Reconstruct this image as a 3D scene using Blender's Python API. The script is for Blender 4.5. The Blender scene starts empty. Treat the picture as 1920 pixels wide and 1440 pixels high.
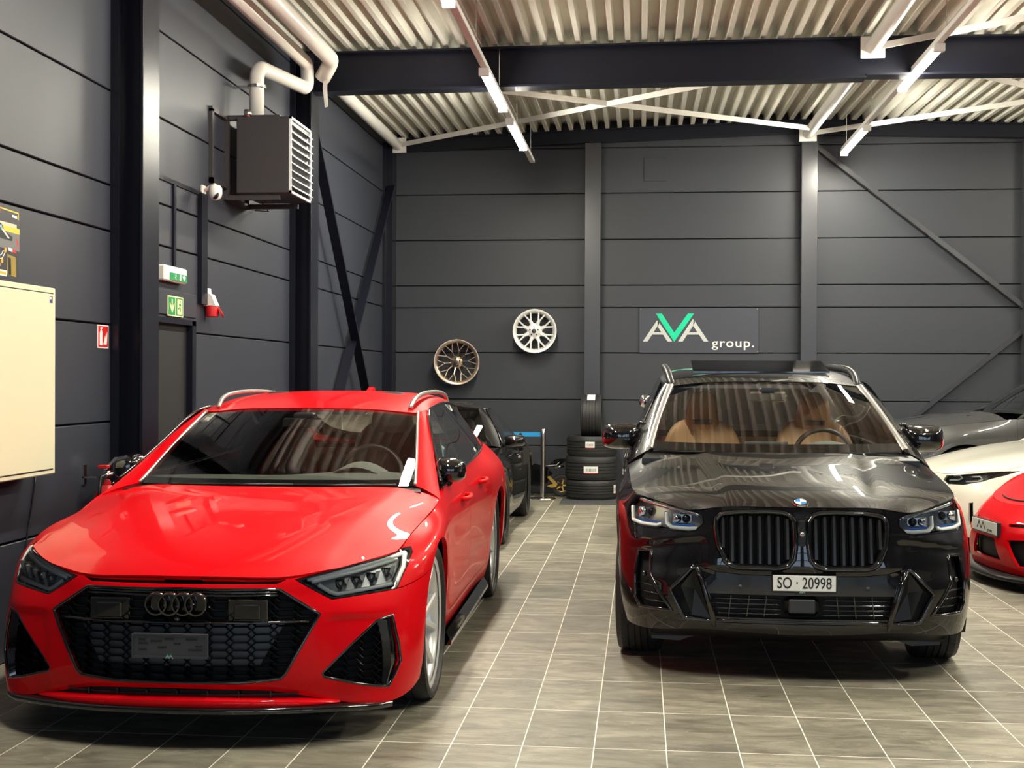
import bpy, bmesh, math, random
import numpy as np
from mathutils import Vector, Matrix
from mathutils.bvhtree import BVHTree

random.seed(7)
SC = bpy.context.scene
COL = SC.collection

# ------------------------------------------------------------------ camera
F_PX = 2416.2
_pitch, _yaw, _roll = -0.005301, 0.09997, 0.004
_cy, _sy = math.cos(_yaw), math.sin(_yaw)
_f = Vector((-_sy * math.cos(_pitch), _cy * math.cos(_pitch), math.sin(_pitch)))
_r = Vector((_cy, _sy, 0.0))
_u = _r.cross(_f)
_r2 = _r * math.cos(_roll) + _u * math.sin(_roll)
_u2 = -_r * math.sin(_roll) + _u * math.cos(_roll)
cam = bpy.data.cameras.new('camera')
cam.sensor_fit = 'HORIZONTAL'
cam.sensor_width = 36.0
cam.lens = F_PX / 1920.0 * 36.0
cam.clip_start = 0.05
cam.clip_end = 200
camo = bpy.data.objects.new('camera', cam)
COL.objects.link(camo)
camo.matrix_world = Matrix(((_r2.x, _u2.x, -_f.x, 1.0899), (_r2.y, _u2.y, -_f.y, -7.1752), (_r2.z, _u2.z, -_f.z, 1.5461), (0, 0, 0, 1)))
SC.camera = camo

# ------------------------------------------------------------------ sky, exposure
w = bpy.data.worlds.new('world')
SC.world = w
w.use_nodes = True
bg = w.node_tree.nodes['Background']
bg.inputs[0].default_value = (0.62, 0.78, 1.0, 1)
bg.inputs[1].default_value = 1.4
SC.view_settings.view_transform = 'Standard'
SC.view_settings.look = 'None'
SC.view_settings.gamma = 1.0
SC.view_settings.use_curve_mapping = False
SC.view_settings.exposure = 1.08
SC.cycles.use_denoising = True
SC.cycles.max_bounces = 8
SC.cycles.transparent_max_bounces = 16
SC.cycles.sample_clamp_indirect = 6.0
SC.cycles.caustics_reflective = False
SC.cycles.caustics_refractive = False
LAMP_STRENGTH = 140.0
LAMP_COLOR = (1.0, 0.95, 0.79, 1)

# ------------------------------------------------------------------ materials
MATS = {}


def pmat(name, col, rough=0.5, metal=0.0, coat=0.0, coat_rough=0.03, spec=0.5, emis=None, estr=0.0, bump=None, noise=None):
    if name in MATS:
        return MATS[name]
    m = bpy.data.materials.new(name)
    m.use_nodes = True
    nt = m.node_tree
    b = nt.nodes['Principled BSDF']
    b.inputs['Base Color'].default_value = (*col, 1)
    b.inputs['Roughness'].default_value = rough
    b.inputs['Metallic'].default_value = metal
    b.inputs['Coat Weight'].default_value = coat
    b.inputs['Coat Roughness'].default_value = coat_rough
    b.inputs['Specular IOR Level'].default_value = spec
    if emis:
        b.inputs['Emission Color'].default_value = (*emis, 1)
        b.inputs['Emission Strength'].default_value = estr
    if noise or bump:
        tc = nt.nodes.new('ShaderNodeTexCoord')
        n = nt.nodes.new('ShaderNodeTexNoise')
        sc_, det, amt = noise or bump
        n.inputs['Scale'].default_value = sc_
        n.inputs['Detail'].default_value = det
        nt.links.new(tc.outputs['Object'], n.inputs['Vector'])
        if noise:
            mx = nt.nodes.new('ShaderNodeMix')
            mx.data_type = 'RGBA'
            mx.inputs[6].default_value = (*[c * (1 - amt) for c in col], 1)
            mx.inputs[7].default_value = (*[min(1, c * (1 + amt)) for c in col], 1)
            nt.links.new(n.outputs['Fac'], mx.inputs[0])
            nt.links.new(mx.outputs[2], b.inputs['Base Color'])
        if bump:
            bp = nt.nodes.new('ShaderNodeBump')
            bp.inputs['Strength'].default_value = bump[2]
            bp.inputs['Distance'].default_value = 0.002
            nb = n
            if noise:
                nb = nt.nodes.new('ShaderNodeTexNoise')
                nb.inputs['Scale'].default_value = bump[0]
                nb.inputs['Detail'].default_value = bump[1]
                nt.links.new(tc.outputs['Object'], nb.inputs['Vector'])
            nt.links.new(nb.outputs['Fac'], bp.inputs['Height'])
            nt.links.new(bp.outputs['Normal'], b.inputs['Normal'])
    MATS[name] = m
    return m


def glassmat(name, tint=(0.8, 0.85, 0.82), ior=1.5, boost=1.0):
    if name in MATS:
        return MATS[name]
    m = bpy.data.materials.new(name)
    m.use_nodes = True
    nt = m.node_tree
    nt.nodes.clear()
    o = nt.nodes.new('ShaderNodeOutputMaterial')
    mix = nt.nodes.new('ShaderNodeMixShader')
    tr = nt.nodes.new('ShaderNodeBsdfTransparent')
    gl = nt.nodes.new('ShaderNodeBsdfGlossy')
    fr = nt.nodes.new('ShaderNodeFresnel')
    mu = nt.nodes.new('ShaderNodeMath')
    mu.operation = 'MULTIPLY'
    mu.use_clamp = True
    mu.inputs[1].default_value = boost
    fr.inputs[0].default_value = ior
    tr.inputs[0].default_value = (*tint, 1)
    gl.inputs['Roughness'].default_value = 0.01
    nt.links.new(fr.outputs[0], mu.inputs[0])
    nt.links.new(mu.outputs[0], mix.inputs[0])
    nt.links.new(tr.outputs[0], mix.inputs[1])
    nt.links.new(gl.outputs[0], mix.inputs[2])
    nt.links.new(mix.outputs[0], o.inputs[0])
    MATS[name] = m
    return m


def M(k):
    return MATS[k]


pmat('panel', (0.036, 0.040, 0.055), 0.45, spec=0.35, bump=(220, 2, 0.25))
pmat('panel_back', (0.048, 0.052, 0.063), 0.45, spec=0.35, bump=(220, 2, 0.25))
pmat('steel_dark', (0.009, 0.010, 0.018), 0.30, spec=0.32, bump=(60, 3, 0.2))
pmat('column_grey', (0.046, 0.047, 0.055), 0.27, spec=0.55, bump=(60, 3, 0.15))  # paler copy of the frame steel, lamp reflection put into the base colour
pmat('gap_dark', (0.006, 0.006, 0.009), 0.7)
pmat('deck_white', (0.76, 0.745, 0.67), 0.45, noise=(1.7, 3, 0.08))
pmat('white_steel', (0.82, 0.80, 0.76), 0.35)
pmat('pipe_white', (0.80, 0.76, 0.70), 0.25)
pmat('white_plastic', (0.85, 0.83, 0.78), 0.4)
pmat('cream', (0.74, 0.73, 0.52), 0.35, noise=(2, 2, 0.02))
pmat('grout', (0.86, 0.83, 0.74), 0.8)
pmat('steel', (0.62, 0.60, 0.57), 0.22, metal=1.0)
pmat('chrome', (0.85, 0.85, 0.86), 0.06, metal=1.0)
pmat('black_gloss', (0.006, 0.006, 0.007), 0.08, coat=1.0)
pmat('black_satin', (0.012, 0.012, 0.013), 0.35)
pmat('black_matte', (0.012, 0.012, 0.012), 0.75)
pmat('rubber', (0.026, 0.026, 0.027), 0.5, spec=0.4)
pmat('red_sign', (0.62, 0.015, 0.02), 0.4)
pmat('green_sign', (0.02, 0.30, 0.10), 0.4)
pmat('lum_yellow', (0.85, 0.88, 0.45), 0.4)
pmat('white_print', (0.85, 0.85, 0.82), 0.45)
pmat('red_paint', (0.67, 0.001, 0.006), 0.42, coat=0.45, coat_rough=0.012, spec=0.06)
MATS['red_paint'].node_tree.nodes['Principled BSDF'].inputs['Coat IOR'].default_value = 1.42
pmat('black_paint', (0.0045, 0.0042, 0.005), 0.35, coat=1.0, coat_rough=0.008, spec=0.1)
MATS['black_paint'].node_tree.nodes['Principled BSDF'].inputs['Coat IOR'].default_value = 1.62
pmat('white_paint', (0.78, 0.75, 0.64), 0.3, coat=1.0)
pmat('grey_paint', (0.085, 0.085, 0.085), 0.35, metal=0.4, coat=1.0)
glassmat('glass', (0.92, 0.95, 0.93), 1.5, 1.7)
glassmat('glass_dark', (0.16, 0.17, 0.17), 1.5, 1.6)
glassmat('lens', (0.93, 0.95, 0.96), 1.45, 1.0)


def floor_mat():
    m = bpy.data.materials.new('slate_tile')
    m.use_nodes = True
    nt = m.node_tree
    b = nt.nodes['Principled BSDF']
    N = nt.nodes.new
    tc = N('ShaderNodeTexCoord')
    oi = N('ShaderNodeObjectInfo')
    add = N('ShaderNodeVectorMath')
    add.operation = 'MULTIPLY_ADD'
    cmb = N('ShaderNodeCombineXYZ')
    for k in range(3):
        nt.links.new(oi.outputs['Random'], cmb.inputs[k])
    add.inputs[1].default_value = (37.0, 23.0, 11.0)
    nt.links.new(cmb.outputs[0], add.inputs[0])
    geo = N('ShaderNodeNewGeometry')
    nt.links.new(geo.outputs['Position'], add.inputs[2])
    mp = N('ShaderNodeMapping')
    mp.inputs['Scale'].default_value = (2.2, 6.5, 1)
    mp.inputs['Rotation'].default_value = (0, 0, 0.25)
    nt.links.new(add.outputs[0], mp.inputs[0])
    n1 = N('ShaderNodeTexNoise')
    n1.inputs['Scale'].default_value = 1.6
    n1.inputs['Detail'].default_value = 8
    n1.inputs['Roughness'].default_value = 0.68
    n1.inputs['Distortion'].default_value = 0.9
    nt.links.new(mp.outputs[0], n1.inputs['Vector'])
    cr = N('ShaderNodeValToRGB')
    cr.color_ramp.elements[0].position = 0.30
    cr.color_ramp.elements[0].color = (0.108, 0.098, 0.076, 1)
    cr.color_ramp.elements[1].position = 0.72
    cr.color_ramp.elements[1].color = (0.40, 0.37, 0.295, 1)
    e = cr.color_ramp.elements.new(0.5)
    e.color = (0.238, 0.218, 0.170, 1)
    nt.links.new(n1.outputs['Fac'], cr.inputs[0])
    # pale veins
    n2 = N('ShaderNodeTexNoise')
    n2.inputs['Scale'].default_value = 1.5
    n2.inputs['Detail'].default_value = 5
    n2.inputs['Distortion'].default_value = 1.6
    mp2 = N('ShaderNodeMapping')
    mp2.inputs['Scale'].default_value = (1.0, 2.2, 1)
    mp2.inputs['Rotation'].default_value = (0, 0, 0.6)
    nt.links.new(add.outputs[0], mp2.inputs[0])
    nt.links.new(mp2.outputs[0], n2.inputs['Vector'])
    sub = N('ShaderNodeMath')
    sub.operation = 'SUBTRACT'
    sub.inputs[1].default_value = 0.5
    ab = N('ShaderNodeMath')
    ab.operation = 'ABSOLUTE'
    lt = N('ShaderNodeMapRange')
    lt.inputs['From Min'].default_value = 0.0
    lt.inputs['From Max'].default_value = 0.007
    lt.inputs['To Min'].default_value = 0.32
    lt.inputs['To Max'].default_value = 0.0
    nt.links.new(n2.outputs['Fac'], sub.inputs[0])
    nt.links.new(sub.outputs[0], ab.inputs[0])
    nt.links.new(ab.outputs[0], lt.inputs['Value'])
    n3 = N('ShaderNodeTexNoise')
    n3.inputs['Scale'].default_value = 3.0
    nt.links.new(add.outputs[0], n3.inputs['Vector'])
    gt = N('ShaderNodeMath')
    gt.operation = 'GREATER_THAN'
    gt.inputs[1].default_value = 0.55
    nt.links.new(n3.outputs['Fac'], gt.inputs[0])
    mv = N('ShaderNodeMath')
    mv.operation = 'MULTIPLY'
    nt.links.new(gt.outputs[0], mv.inputs[0])
    nt.links.new(lt.outputs[0], mv.inputs[1])
    mx = N('ShaderNodeMix')
    mx.data_type = 'RGBA'
    nt.links.new(mv.outputs[0], mx.inputs[0])
    nt.links.new(cr.outputs[0], mx.inputs[6])
    mx.inputs[7].default_value = (0.55, 0.50, 0.38, 1)
    # per-tile tone
    hs = N('ShaderNodeHueSaturation')
    mr = N('ShaderNodeMapRange')
    mr.inputs['To Min'].default_value = 0.80
    mr.inputs['To Max'].default_value = 1.16
    nt.links.new(oi.outputs['Random'], mr.inputs['Value'])
    nt.links.new(mr.outputs[0], hs.inputs['Value'])
    nt.links.new(mx.outputs[2], hs.inputs['Color'])
    nt.links.new(hs.outputs[0], b.inputs['Base Color'])
    rr = N('ShaderNodeMapRange')
    rr.inputs['To Min'].default_value = 0.36
    rr.inputs['To Max'].default_value = 0.6
    nt.links.new(n1.outputs['Fac'], rr.inputs['Value'])
    nt.links.new(rr.outputs[0], b.inputs['Roughness'])
    b.inputs['Specular IOR Level'].default_value = 0.4
    bp = N('ShaderNodeBump')
    bp.inputs['Strength'].default_value = 0.35
    bp.inputs['Distance'].default_value = 0.004
    nt.links.new(n1.outputs['Fac'], bp.inputs['Height'])
    nt.links.new(bp.outputs[0], b.inputs['Normal'])
    MATS['slate'] = m


floor_mat()


# ------------------------------------------------------------------ mesh helpers
def link_mesh(name, me, mat, parent=None, smooth=False, loc=None, rot=None):
    if mat is not None and not me.materials:
        me.materials.append(MATS[mat] if isinstance(mat, str) else mat)
    o = bpy.data.objects.new(name, me)
    COL.objects.link(o)
    if parent is not None:
        o.parent = parent
    if loc is not None:
        o.location = loc
    if rot is not None:
        o.rotation_euler = rot
    if smooth:
        me.polygons.foreach_set('use_smooth', [True] * len(me.polygons))
    return o


def tag(o, label, cat, group=None, kind=None):
    o['label'] = label
    o['category'] = cat
    if group:
        o['group'] = group
    if kind:
        o['kind'] = kind
    return o


def thing(name, label, cat, loc=(0, 0, 0), rz=0.0, group=None):
    o = bpy.data.objects.new(name, None)
    COL.objects.link(o)
    o.location = loc
    o.rotation_euler = (0, 0, rz)
    o.empty_display_size = 0.1
    return tag(o, label, cat, group)


class MB:
    """collects vertices and faces for one mesh"""

    def __init__(s):
        s.v = []
        s.f = []

    def add(s, vs, fs):
        k = len(s.v)
        s.v.extend([tuple(float(c) for c in p) for p in vs])
        s.f.extend([tuple(i + k for i in f) for f in fs])
        return s

    def box(s, x0, x1, y0, y1, z0, z1):
        vs = [(x, y, z) for x in (x0, x1) for y in (y0, y1) for z in (z0, z1)]
        return s.add(vs, [(0, 1, 3, 2), (4, 6, 7, 5), (0, 4, 5, 1), (2, 3, 7, 6), (0, 2, 6, 4), (1, 5, 7, 3)])

    def cbox(s, x0, x1, y0, y1, z0, z1, c=0.004):
        """box with chamfered edges"""
        bm = bmesh.new()
        bmesh.ops.create_cube(bm, size=1)
        for v in bm.verts:
            v.co = Vector((x0 + (v.co.x + .5) * (x1 - x0), y0 + (v.co.y + .5) * (y1 - y0), z0 + (v.co.z + .5) * (z1 - z0)))
        bmesh.ops.bevel(bm, geom=bm.edges[:], offset=c, segments=1, affect='EDGES')
        bm.verts.index_update()
        s.add([v.co[:] for v in bm.verts], [[v.index for v in f.verts] for f in bm.faces])
        bm.free()
        return s

    def bar(s, p, q, w, h, up=(0, 0, 1)):
        """rectangular bar from p to q"""
        p, q = Vector(p), Vector(q)
        d = (q - p).normalized()
        u = Vector(up)
        a = d.cross(u)
        if a.length < 1e-6:
            a = d.cross(Vector((1, 0, 0)))
        a.normalize()
        b = a.cross(d).normalized()
        vs = [pt + a * (sx * w / 2) + b * (sz * h / 2) for pt in (p, q) for sx, sz in ((-1, -1), (1, -1), (1, 1), (-1, 1))]
        return s.add(vs, [(3, 2, 1, 0), (4, 5, 6, 7), (0, 1, 5, 4), (1, 2, 6, 5), (2, 3, 7, 6), (3, 0, 4, 7)])

    def tube(s, path, r, n=12, closed=False, caps=True):
        P = [Vector(p) for p in path]
        R = r if isinstance(r, (list, tuple)) else [r] * len(P)
        m = len(P)
        prev = None
        base = len(s.v)
        for i, p in enumerate(P):
            if closed:
                t = (P[(i + 1) % m] - P[i - 1]).normalized()
            else:
                t = (P[min(i + 1, m - 1)] - P[max(i - 1, 0)]).normalized()
            if prev is None:
                a = t.cross(Vector((0, 0, 1)))
                if a.length < 1e-4:
                    a = t.cross(Vector((1, 0, 0)))
            else:
                a = prev - t * prev.dot(t)
            a.normalize()
            prev = a
            b = t.cross(a)
            for k in range(n):
                th = 2 * math.pi * k / n
                s.v.append(tuple(p + (a * math.cos(th) + b * math.sin(th)) * R[i]))
        for i in range(m if closed else m - 1):
            j = (i + 1) % m
            for k in range(n):
                l = (k + 1) % n
                s.f.append((base + i * n + k, base + i * n + l, base + j * n + l, base + j * n + k))
        if caps and not closed:
            s.f.append(tuple(base + k for k in range(n))[::-1])
            s.f.append(tuple(base + (m - 1) * n + k for k in range(n)))
        return s

    def cyl(s, p, q, r, n=20):
        return s.tube([p, q], r, n)

    def lathe(s, prof, org=(0, 0, 0), axis='z', n=32, closed=False):
        """prof: (radius, height) points, revolved about axis"""
        base = len(s.v)
        m = len(prof)
        for (r, h) in prof:
            for k in range(n):
                th = 2 * math.pi * k / n
                c, d = r * math.cos(th), r * math.sin(th)
                p = {'z': (c, d, h), 'y': (c, h, d), 'x': (h, c, d)}[axis]
                s.v.append((p[0] + org[0], p[1] + org[1], p[2] + org[2]))
        for i in range(m if closed else m - 1):
            j = (i + 1) % m
            for k in range(n):
                l = (k + 1) % n
                s.f.append((base + i * n + k, base + i * n + l, base + j * n + l, base + j * n + k))
        return s

    def prism(s, poly, fn, d0, d1):
        """2d polygon extruded: fn(a, b, d) -> 3d point"""
        n = len(poly)
        vs = [fn(a, b, d0) for a, b in poly] + [fn(a, b, d1) for a, b in poly]
        fs = [tuple(range(n))[::-1], tuple(range(n, 2 * n))]
        fs += [(i, (i + 1) % n, n + (i + 1) % n, n + i) for i in range(n)]
        return s.add(vs, fs)

    def grid(s, V):
        nu, nv = V.shape[0], V.shape[1]
        return s.add(V.reshape(-1, 3), [(i * nv + j, i * nv + j + 1, (i + 1) * nv + j + 1, (i + 1) * nv + j) for i in range(nu - 1) for j in range(nv - 1)])

    def build(s, name, mat, parent=None, smooth=False, loc=None, rot=None, angle=None, fix=True):
        me = bpy.data.meshes.new(name)
        me.from_pydata(s.v, [], s.f)
        if fix:
            bm = bmesh.new()
            bm.from_mesh(me)
            bmesh.ops.recalc_face_normals(bm, faces=bm.faces[:])
            bm.to_mesh(me)
            bm.free()
        me.update()
        if angle is not None:
            me.polygons.foreach_set('use_smooth', [True] * len(me.polygons))
            me.set_sharp_from_angle(angle=math.radians(angle))
        return link_mesh(name, me, mat, parent, smooth, loc, rot)


def text_mesh(txt, size, extrude=0.002, font_scale_x=1.0, spacing=1.0, bold=0.0):
    cu = bpy.data.curves.new('txt', 'FONT')
    cu.body = txt
    cu.size = size
    cu.extrude = extrude
    cu.offset = bold
    cu.align_x = 'CENTER'
    cu.align_y = 'CENTER'
    cu.space_character = spacing
    cu.resolution_u = 3
    o = bpy.data.objects.new('txt', cu)
    COL.objects.link(o)
    dg = bpy.context.evaluated_depsgraph_get()
    me = bpy.data.meshes.new_from_object(o.evaluated_get(dg))
    bpy.data.objects.remove(o)
    if font_scale_x != 1.0:
        me.transform(Matrix.Diagonal((font_scale_x, 1, 1, 1)))
    return me
# ================================================================== the hall
XL, XR, YB, YF = -2.30, 9.2, 9.90, -15.0
JOINTS = [0.0, 0.64, 1.25, 1.872, 2.47, 2.765, 3.37, 3.98, 4.58, 5.15]


def deck_z(x, y):
    xx = x if x < 3.15 else max(2 * 3.15 - x, -2.3)
    s = 0.006 if y < 5 else 0.006 + (y - 5) / 4.9 * 0.027
    return 4.70 + s * (xx + 2.2)


def struct(o):
    o['kind'] = 'structure'
    return o


# ---- floor: slab with grout, then tiles
floor = struct(MB().box(XL - .3, XR + .3, YF - .3, YB + .3, -0.30, -0.0006).build('floor', 'grout'))


def tile_mesh():
    mb = MB()
    a, b, c = .1476, .2966, .0008
    lo = [(-a, -b, -.012), (a, -b, -.012), (a, b, -.012), (-a, b, -.012)]
    mid = [(x, y, -.0007) for x, y, z in lo]
    top = [(x - math.copysign(c, x), y - math.copysign(c, y), 0) for x, y, z in lo]
    mb.add(lo + mid + top, [(8, 9, 10, 11)] + [(i, (i + 1) % 4, 4 + (i + 1) % 4, 4 + i) for i in range(4)] + [(4 + i, 4 + (i + 1) % 4, 8 + (i + 1) % 4, 8 + i) for i in range(4)])
    return mb


def cam_px(p):
    d = Vector(p) - camo.matrix_world.translation
    z = d.dot(_f)
    if z < .3:
        return None
    return 960 + F_PX * d.dot(_r2) / z, 720 - F_PX * d.dot(_u2) / z, z


def tiles():
    under = [(-1.65, -0.05, -1.3, 2.9), (1.1, 2.7, 0.3, 3.9), (-1.9, -0.3, 4.0, 8.2), (4.0, 8.0, 3.6, 9.0)]
    cand, rest = [], []
    for i in range(math.floor(XL / .3), math.ceil(XR / .3)):
        for j in range(math.floor(YF / .6), math.ceil(YB / .6)):
            x, y = .3 * i + .15, .6 * j + .3
            q = cam_px((x, y, 0))
            sc = 0
            if q and -20 < q[0] < 1940 and q[1] < 1475 and not any(a < x < b and c < y < d for a, b, c, d in under):
                sc = 1.0 / q[2] ** 3
            cand.append((sc, x, y))
    cand.sort(reverse=True)
    me = None
    for k, (sc, x, y) in enumerate(cand):
        if k < 300 and sc > 0:
            if me is None:
                o = tile_mesh().build('tile', 'slate', floor, fix=False)
                me = o.data
            else:
                o = link_mesh('tile', me, None, floor)
            o.location = (x, y, 0)
        else:
            rest.append((x, y))
    mb = MB()
    t = tile_mesh()
    for x, y in rest:
        mb.add([(p[0] + x, p[1] + y, p[2]) for p in t.v], t.f)
    o = mb.build('far_tiles', 'slate', floor, fix=False)
    o['kind'] = 'stuff'


tiles()

# ---- left wall: sandwich panels between the frame columns
COLS_L = [(-12.0, -11.72), (-7.7, -7.42), (-3.45, -3.17), (0.80, 1.08), (5.02, 5.30), (9.62, 9.9)]
wl = struct(MB().box(XL - .2, XL - .035, YF, YB, -.1, 5.3).build('wall_left', 'gap_dark'))


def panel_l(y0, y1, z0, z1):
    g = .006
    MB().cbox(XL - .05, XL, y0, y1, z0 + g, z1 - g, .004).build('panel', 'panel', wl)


edges = [YF] + [v for c in COLS_L for v in c]
for (a, b) in zip([YF] + [c[1] - .1 for c in COLS_L[:-1]], [c[0] + .1 for c in COLS_L]):
    for z0, z1 in zip(JOINTS[:-1], JOINTS[1:]):
        if abs(a - 0.98) < .2 and b > 4:
            # door bay: opening for the door, side strips
            if z0 < 1.5:
                zt = min(z1, 1.945)
                panel_l(a, 1.08, z0, z1)
                panel_l(2.40, b, z0, z1)
                continue
            if z0 < 1.945:
                panel_l(a, 1.08, z0, z1)
                panel_l(2.40, b, z0, z1)
                panel_l(1.08, 2.40, 1.955, z1)
                continue
            if z1 < 3.0:
                panel_l(a, 1.885, z0, z1)
                panel_l(1.905, 2.42, z0, z1)
                panel_l(2.56, b, z0, z1)
                continue
        panel_l(a, b, z0, z1)

# door in the left wall
d1 = struct(MB().cbox(XL - .16, XL - .11, 1.10, 2.28, 0.01, 1.93, .004).build('door_1', 'panel'))
mb = MB().box(XL - .18, XL + .012, 2.28, 2.36, 0, 1.96).box(XL - .18, XL + .012, 1.08, 1.14, 0, 1.96).box(XL - .18, XL + .012, 1.08, 2.36, 1.925, 1.965)
mb.build('door_frame', 'steel_dark', d1)
mb = MB().cyl((XL - .11, 1.24, 1.02), (XL - .05, 1.24, 1.02), .011, 12).cyl((XL - .05, 1.24, 1.02), (XL - .05, 1.36, 1.02), .010, 12)
mb.build('door_handle', 'steel', d1, smooth=True)
# dark trims above the door
t = struct(MB().box(XL - .03, XL + .035, 2.42, 2.555, 2.10, 2.95).build('trim_1', 'steel_dark'))
t = struct(MB().box(XL - .03, XL + .012, 1.08, 2.555, 2.935, 2.965).build('trim_2', 'steel_dark'))
t = struct(MB().box(XL - .02, XL + .02, 1.875, 1.915, 2.34, 2.94).build('trim_3', 'steel_dark'))
t = struct(MB().cbox(XL - .01, XL + .012, 1.12, 2.36, 1.985, 2.16, .003).build('trim_4', 'panel'))

# ---- back wall
COLS_B = [(-2.30, -2.19), (.345, .552), (3.13, 3.335), (5.92, 6.13), (9.0, 9.2)]
wb = struct(MB().box(XL - .2, XR + .2, YB + .035, YB + .2, -.1, 5.3).build('wall_back', 'gap_dark'))
for (a, b) in zip([c[1] - .06 for c in COLS_B[:-1]], [c[0] + .06 for c in COLS_B[1:]]):
    for z0, z1 in zip(JOINTS[:-1], JOINTS[1:]):
        g = .006
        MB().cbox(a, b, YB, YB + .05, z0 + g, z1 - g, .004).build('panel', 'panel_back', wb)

# ---- right wall, front wall with shop windows (behind the photographer)
wr = struct(MB().box(XR, XR + .2, YF, YB, -.1, 5.3).build('wall_right', 'panel'))
wf = MB()
wins = [(-1.9, 0.6), (1.0, 3.4), (3.9, 6.3), (6.7, 8.9)]
WZ0, WZ1 = 0.35, 3.6
wf.box(XL, XR, YF - .2, YF, -.1, WZ0).box(XL, XR, YF - .2, YF, WZ1, 5.3)
xs = [XL] + [v for q in wins for v in q] + [XR]
for a, b in zip(xs[0::2], xs[1::2]):
    wf.box(a, b, YF - .2, YF, WZ0, WZ1)
wfo = struct(wf.build('wall_front', 'panel'))
for k, (a, b) in enumerate(wins):
    mb = MB()
    for q in range(4):
        x = a + (b - a) * q / 3
        mb.box(x - .03, x + .03, YF - .12, YF - .05, WZ0, WZ1)
    for q in range(5):
        z = WZ0 + (WZ1 - WZ0) * q / 4
        mb.box(a, b, YF - .12, YF - .05, z - .03, z + .03)
    wo = struct(mb.build('window_%d' % (k + 1), 'white_steel'))
    la = bpy.data.lights.new('daylight_portal', 'AREA')
    la.shape = 'RECTANGLE'
    la.size = b - a
    la.size_y = WZ1 - WZ0
    la.cycles.is_portal = True
    lo = bpy.data.objects.new('daylight_portal', la)
    COL.objects.link(lo)
    lo.location = ((a + b) / 2, YF - .15, (WZ0 + WZ1) / 2)
    lo.rotation_euler = (math.radians(90), 0, 0)

# ---- roof deck, trapezoidal sheet with ribs along the hall
def roof_deck():
    pitch, h = .158, .12
    prof = [(0, 0), (.046, 0), (.058, h), (.146, h), (.158, 0)]
    ys = [YF - .2, -5, 5, 7.5, YB + .2]
    pts = []
    x = XL - .25
    while x < XR + .3:
        for a, b in prof[:-1]:
            pts.append((x + a, b))
        x += pitch
    V = np.zeros((len(pts), len(ys), 3))
    for i, (px, dz) in enumerate(pts):
        for j, y in enumerate(ys):
            V[i, j] = (px, y, deck_z(px, y) + .012 + dz)
    o = struct(MB().grid(V).build('ceiling', 'deck_white', fix=False))
    # roof build-up above it keeps daylight out
    struct(MB().box(XL - .4, XR + .4, YF - .4, YB + .4, 5.12, 5.22).build('roof_slab', 'gap_dark'))


roof_deck()


# ---- steel frame
def column_l(y0, y1):
    m = (y0 + y1) / 2
    mb = MB().cbox(XL - .01, XL + .012, y0, y1, 0, 4.72, .002).cbox(XL + .19, XL + .212, y0, y1, 0, 4.72, .003).box(XL, XL + .2, m - .007, m + .007, 0, 4.72)
    o = struct(mb.build('steel_column', 'steel_dark'))
    MB().box(XL, XL + .055, y0 - .012, y0 + .002, 0, 4.7).build('flashing', 'steel_dark', o)
    MB().box(XL - .02, XL + .24, y0 - .03, y1 + .03, 0, .02).build('base_plate', 'steel_dark', o)
    return o


for a, b in COLS_L[:-1]:
    column_l(a, b)
mb = MB().box(XL, XL + .11, 9.60, 9.89, 0, 4.62).box(XL, XL + .03, 9.5, 9.6, 0, 4.62)
struct(mb.build('steel_column', 'steel_dark'))
for a, b in COLS_B[1:]:
    mb = MB().cbox(a, b, 9.70, 9.89, 0, 4.53 + .033 * (min(a, 6.3 - a) + 2.2), .004)
    o = struct(mb.build('steel_column', 'column_grey'))
    MB().box(a - .03, b + .03, 9.67, 9.89, 0, .02).build('base_plate', 'steel_dark', o)


def ibeam(p0, p1, depth, width, y, name='steel_beam'):
    """p0, p1: (x, ztop)"""
    mb = MB()
    for (dz0, dz1, wd) in ((0, .018, width), (.018, depth - .018, .014), (depth - .018, depth, width)):
        vs = []
        for (x, zt) in (p0, p1):
            for yy in (-wd / 2, wd / 2):
                for dz in (dz0, dz1):
                    vs.append((x, y + yy, zt - dz))
        mb.add(vs, [(0, 1, 3, 2), (4, 6, 7, 5), (0, 4, 5, 1), (2, 3, 7, 6), (0, 2, 6, 4), (1, 5, 7, 3)])
    return struct(mb.build(name, 'steel_dark'))


for yc in (-11.86, -7.56, -3.31, .94, 5.12):
    ibeam((XL + .1, 4.675), (3.15, 4.715), .385, .2, yc)
    ibeam((3.15, 4.715), (XR, 4.665), .36, .2, yc)
ibeam((XL, 4.703), (3.15, 4.885), .17, .12, 9.78)
ibeam((3.15, 4.885), (XR, 4.70), .19, .12, 9.78)

# wall cross braces
mb = MB().bar((-2.17, 5.33, 4.08), (-2.17, 9.1, 0.12), .03, .10, (1, 0, 0))
struct(mb.build('wall_brace', 'steel_dark'))
mb = MB().bar((-2.21, 9.62, 4.07), (-2.21, 5.45, 0.18), .03, .10, (1, 0, 0))
struct(mb.build('wall_brace', 'steel_dark'))
mb = MB().bar((3.30, 9.82, 4.57), (6.1, 9.82, 2.335), .06, .09, (0, 1, 0)).bar((6.1, 9.82, 2.335), (9.0, 9.82, 0.1), .06, .09, (0, 1, 0))
struct(mb.build('wall_brace', 'column_grey'))
mb = MB().bar((3.34, 9.86, 0.02), (9.0, 9.86, 4.7), .05, .08, (0, 1, 0))
struct(mb.build('wall_brace', 'column_grey'))
# closed hatch in the back wall
MB().cbox(1.115, 1.41, YB - .012, YB + .01, 4.13, 4.44, .003).build('hatch', 'panel_back', wb)

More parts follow.
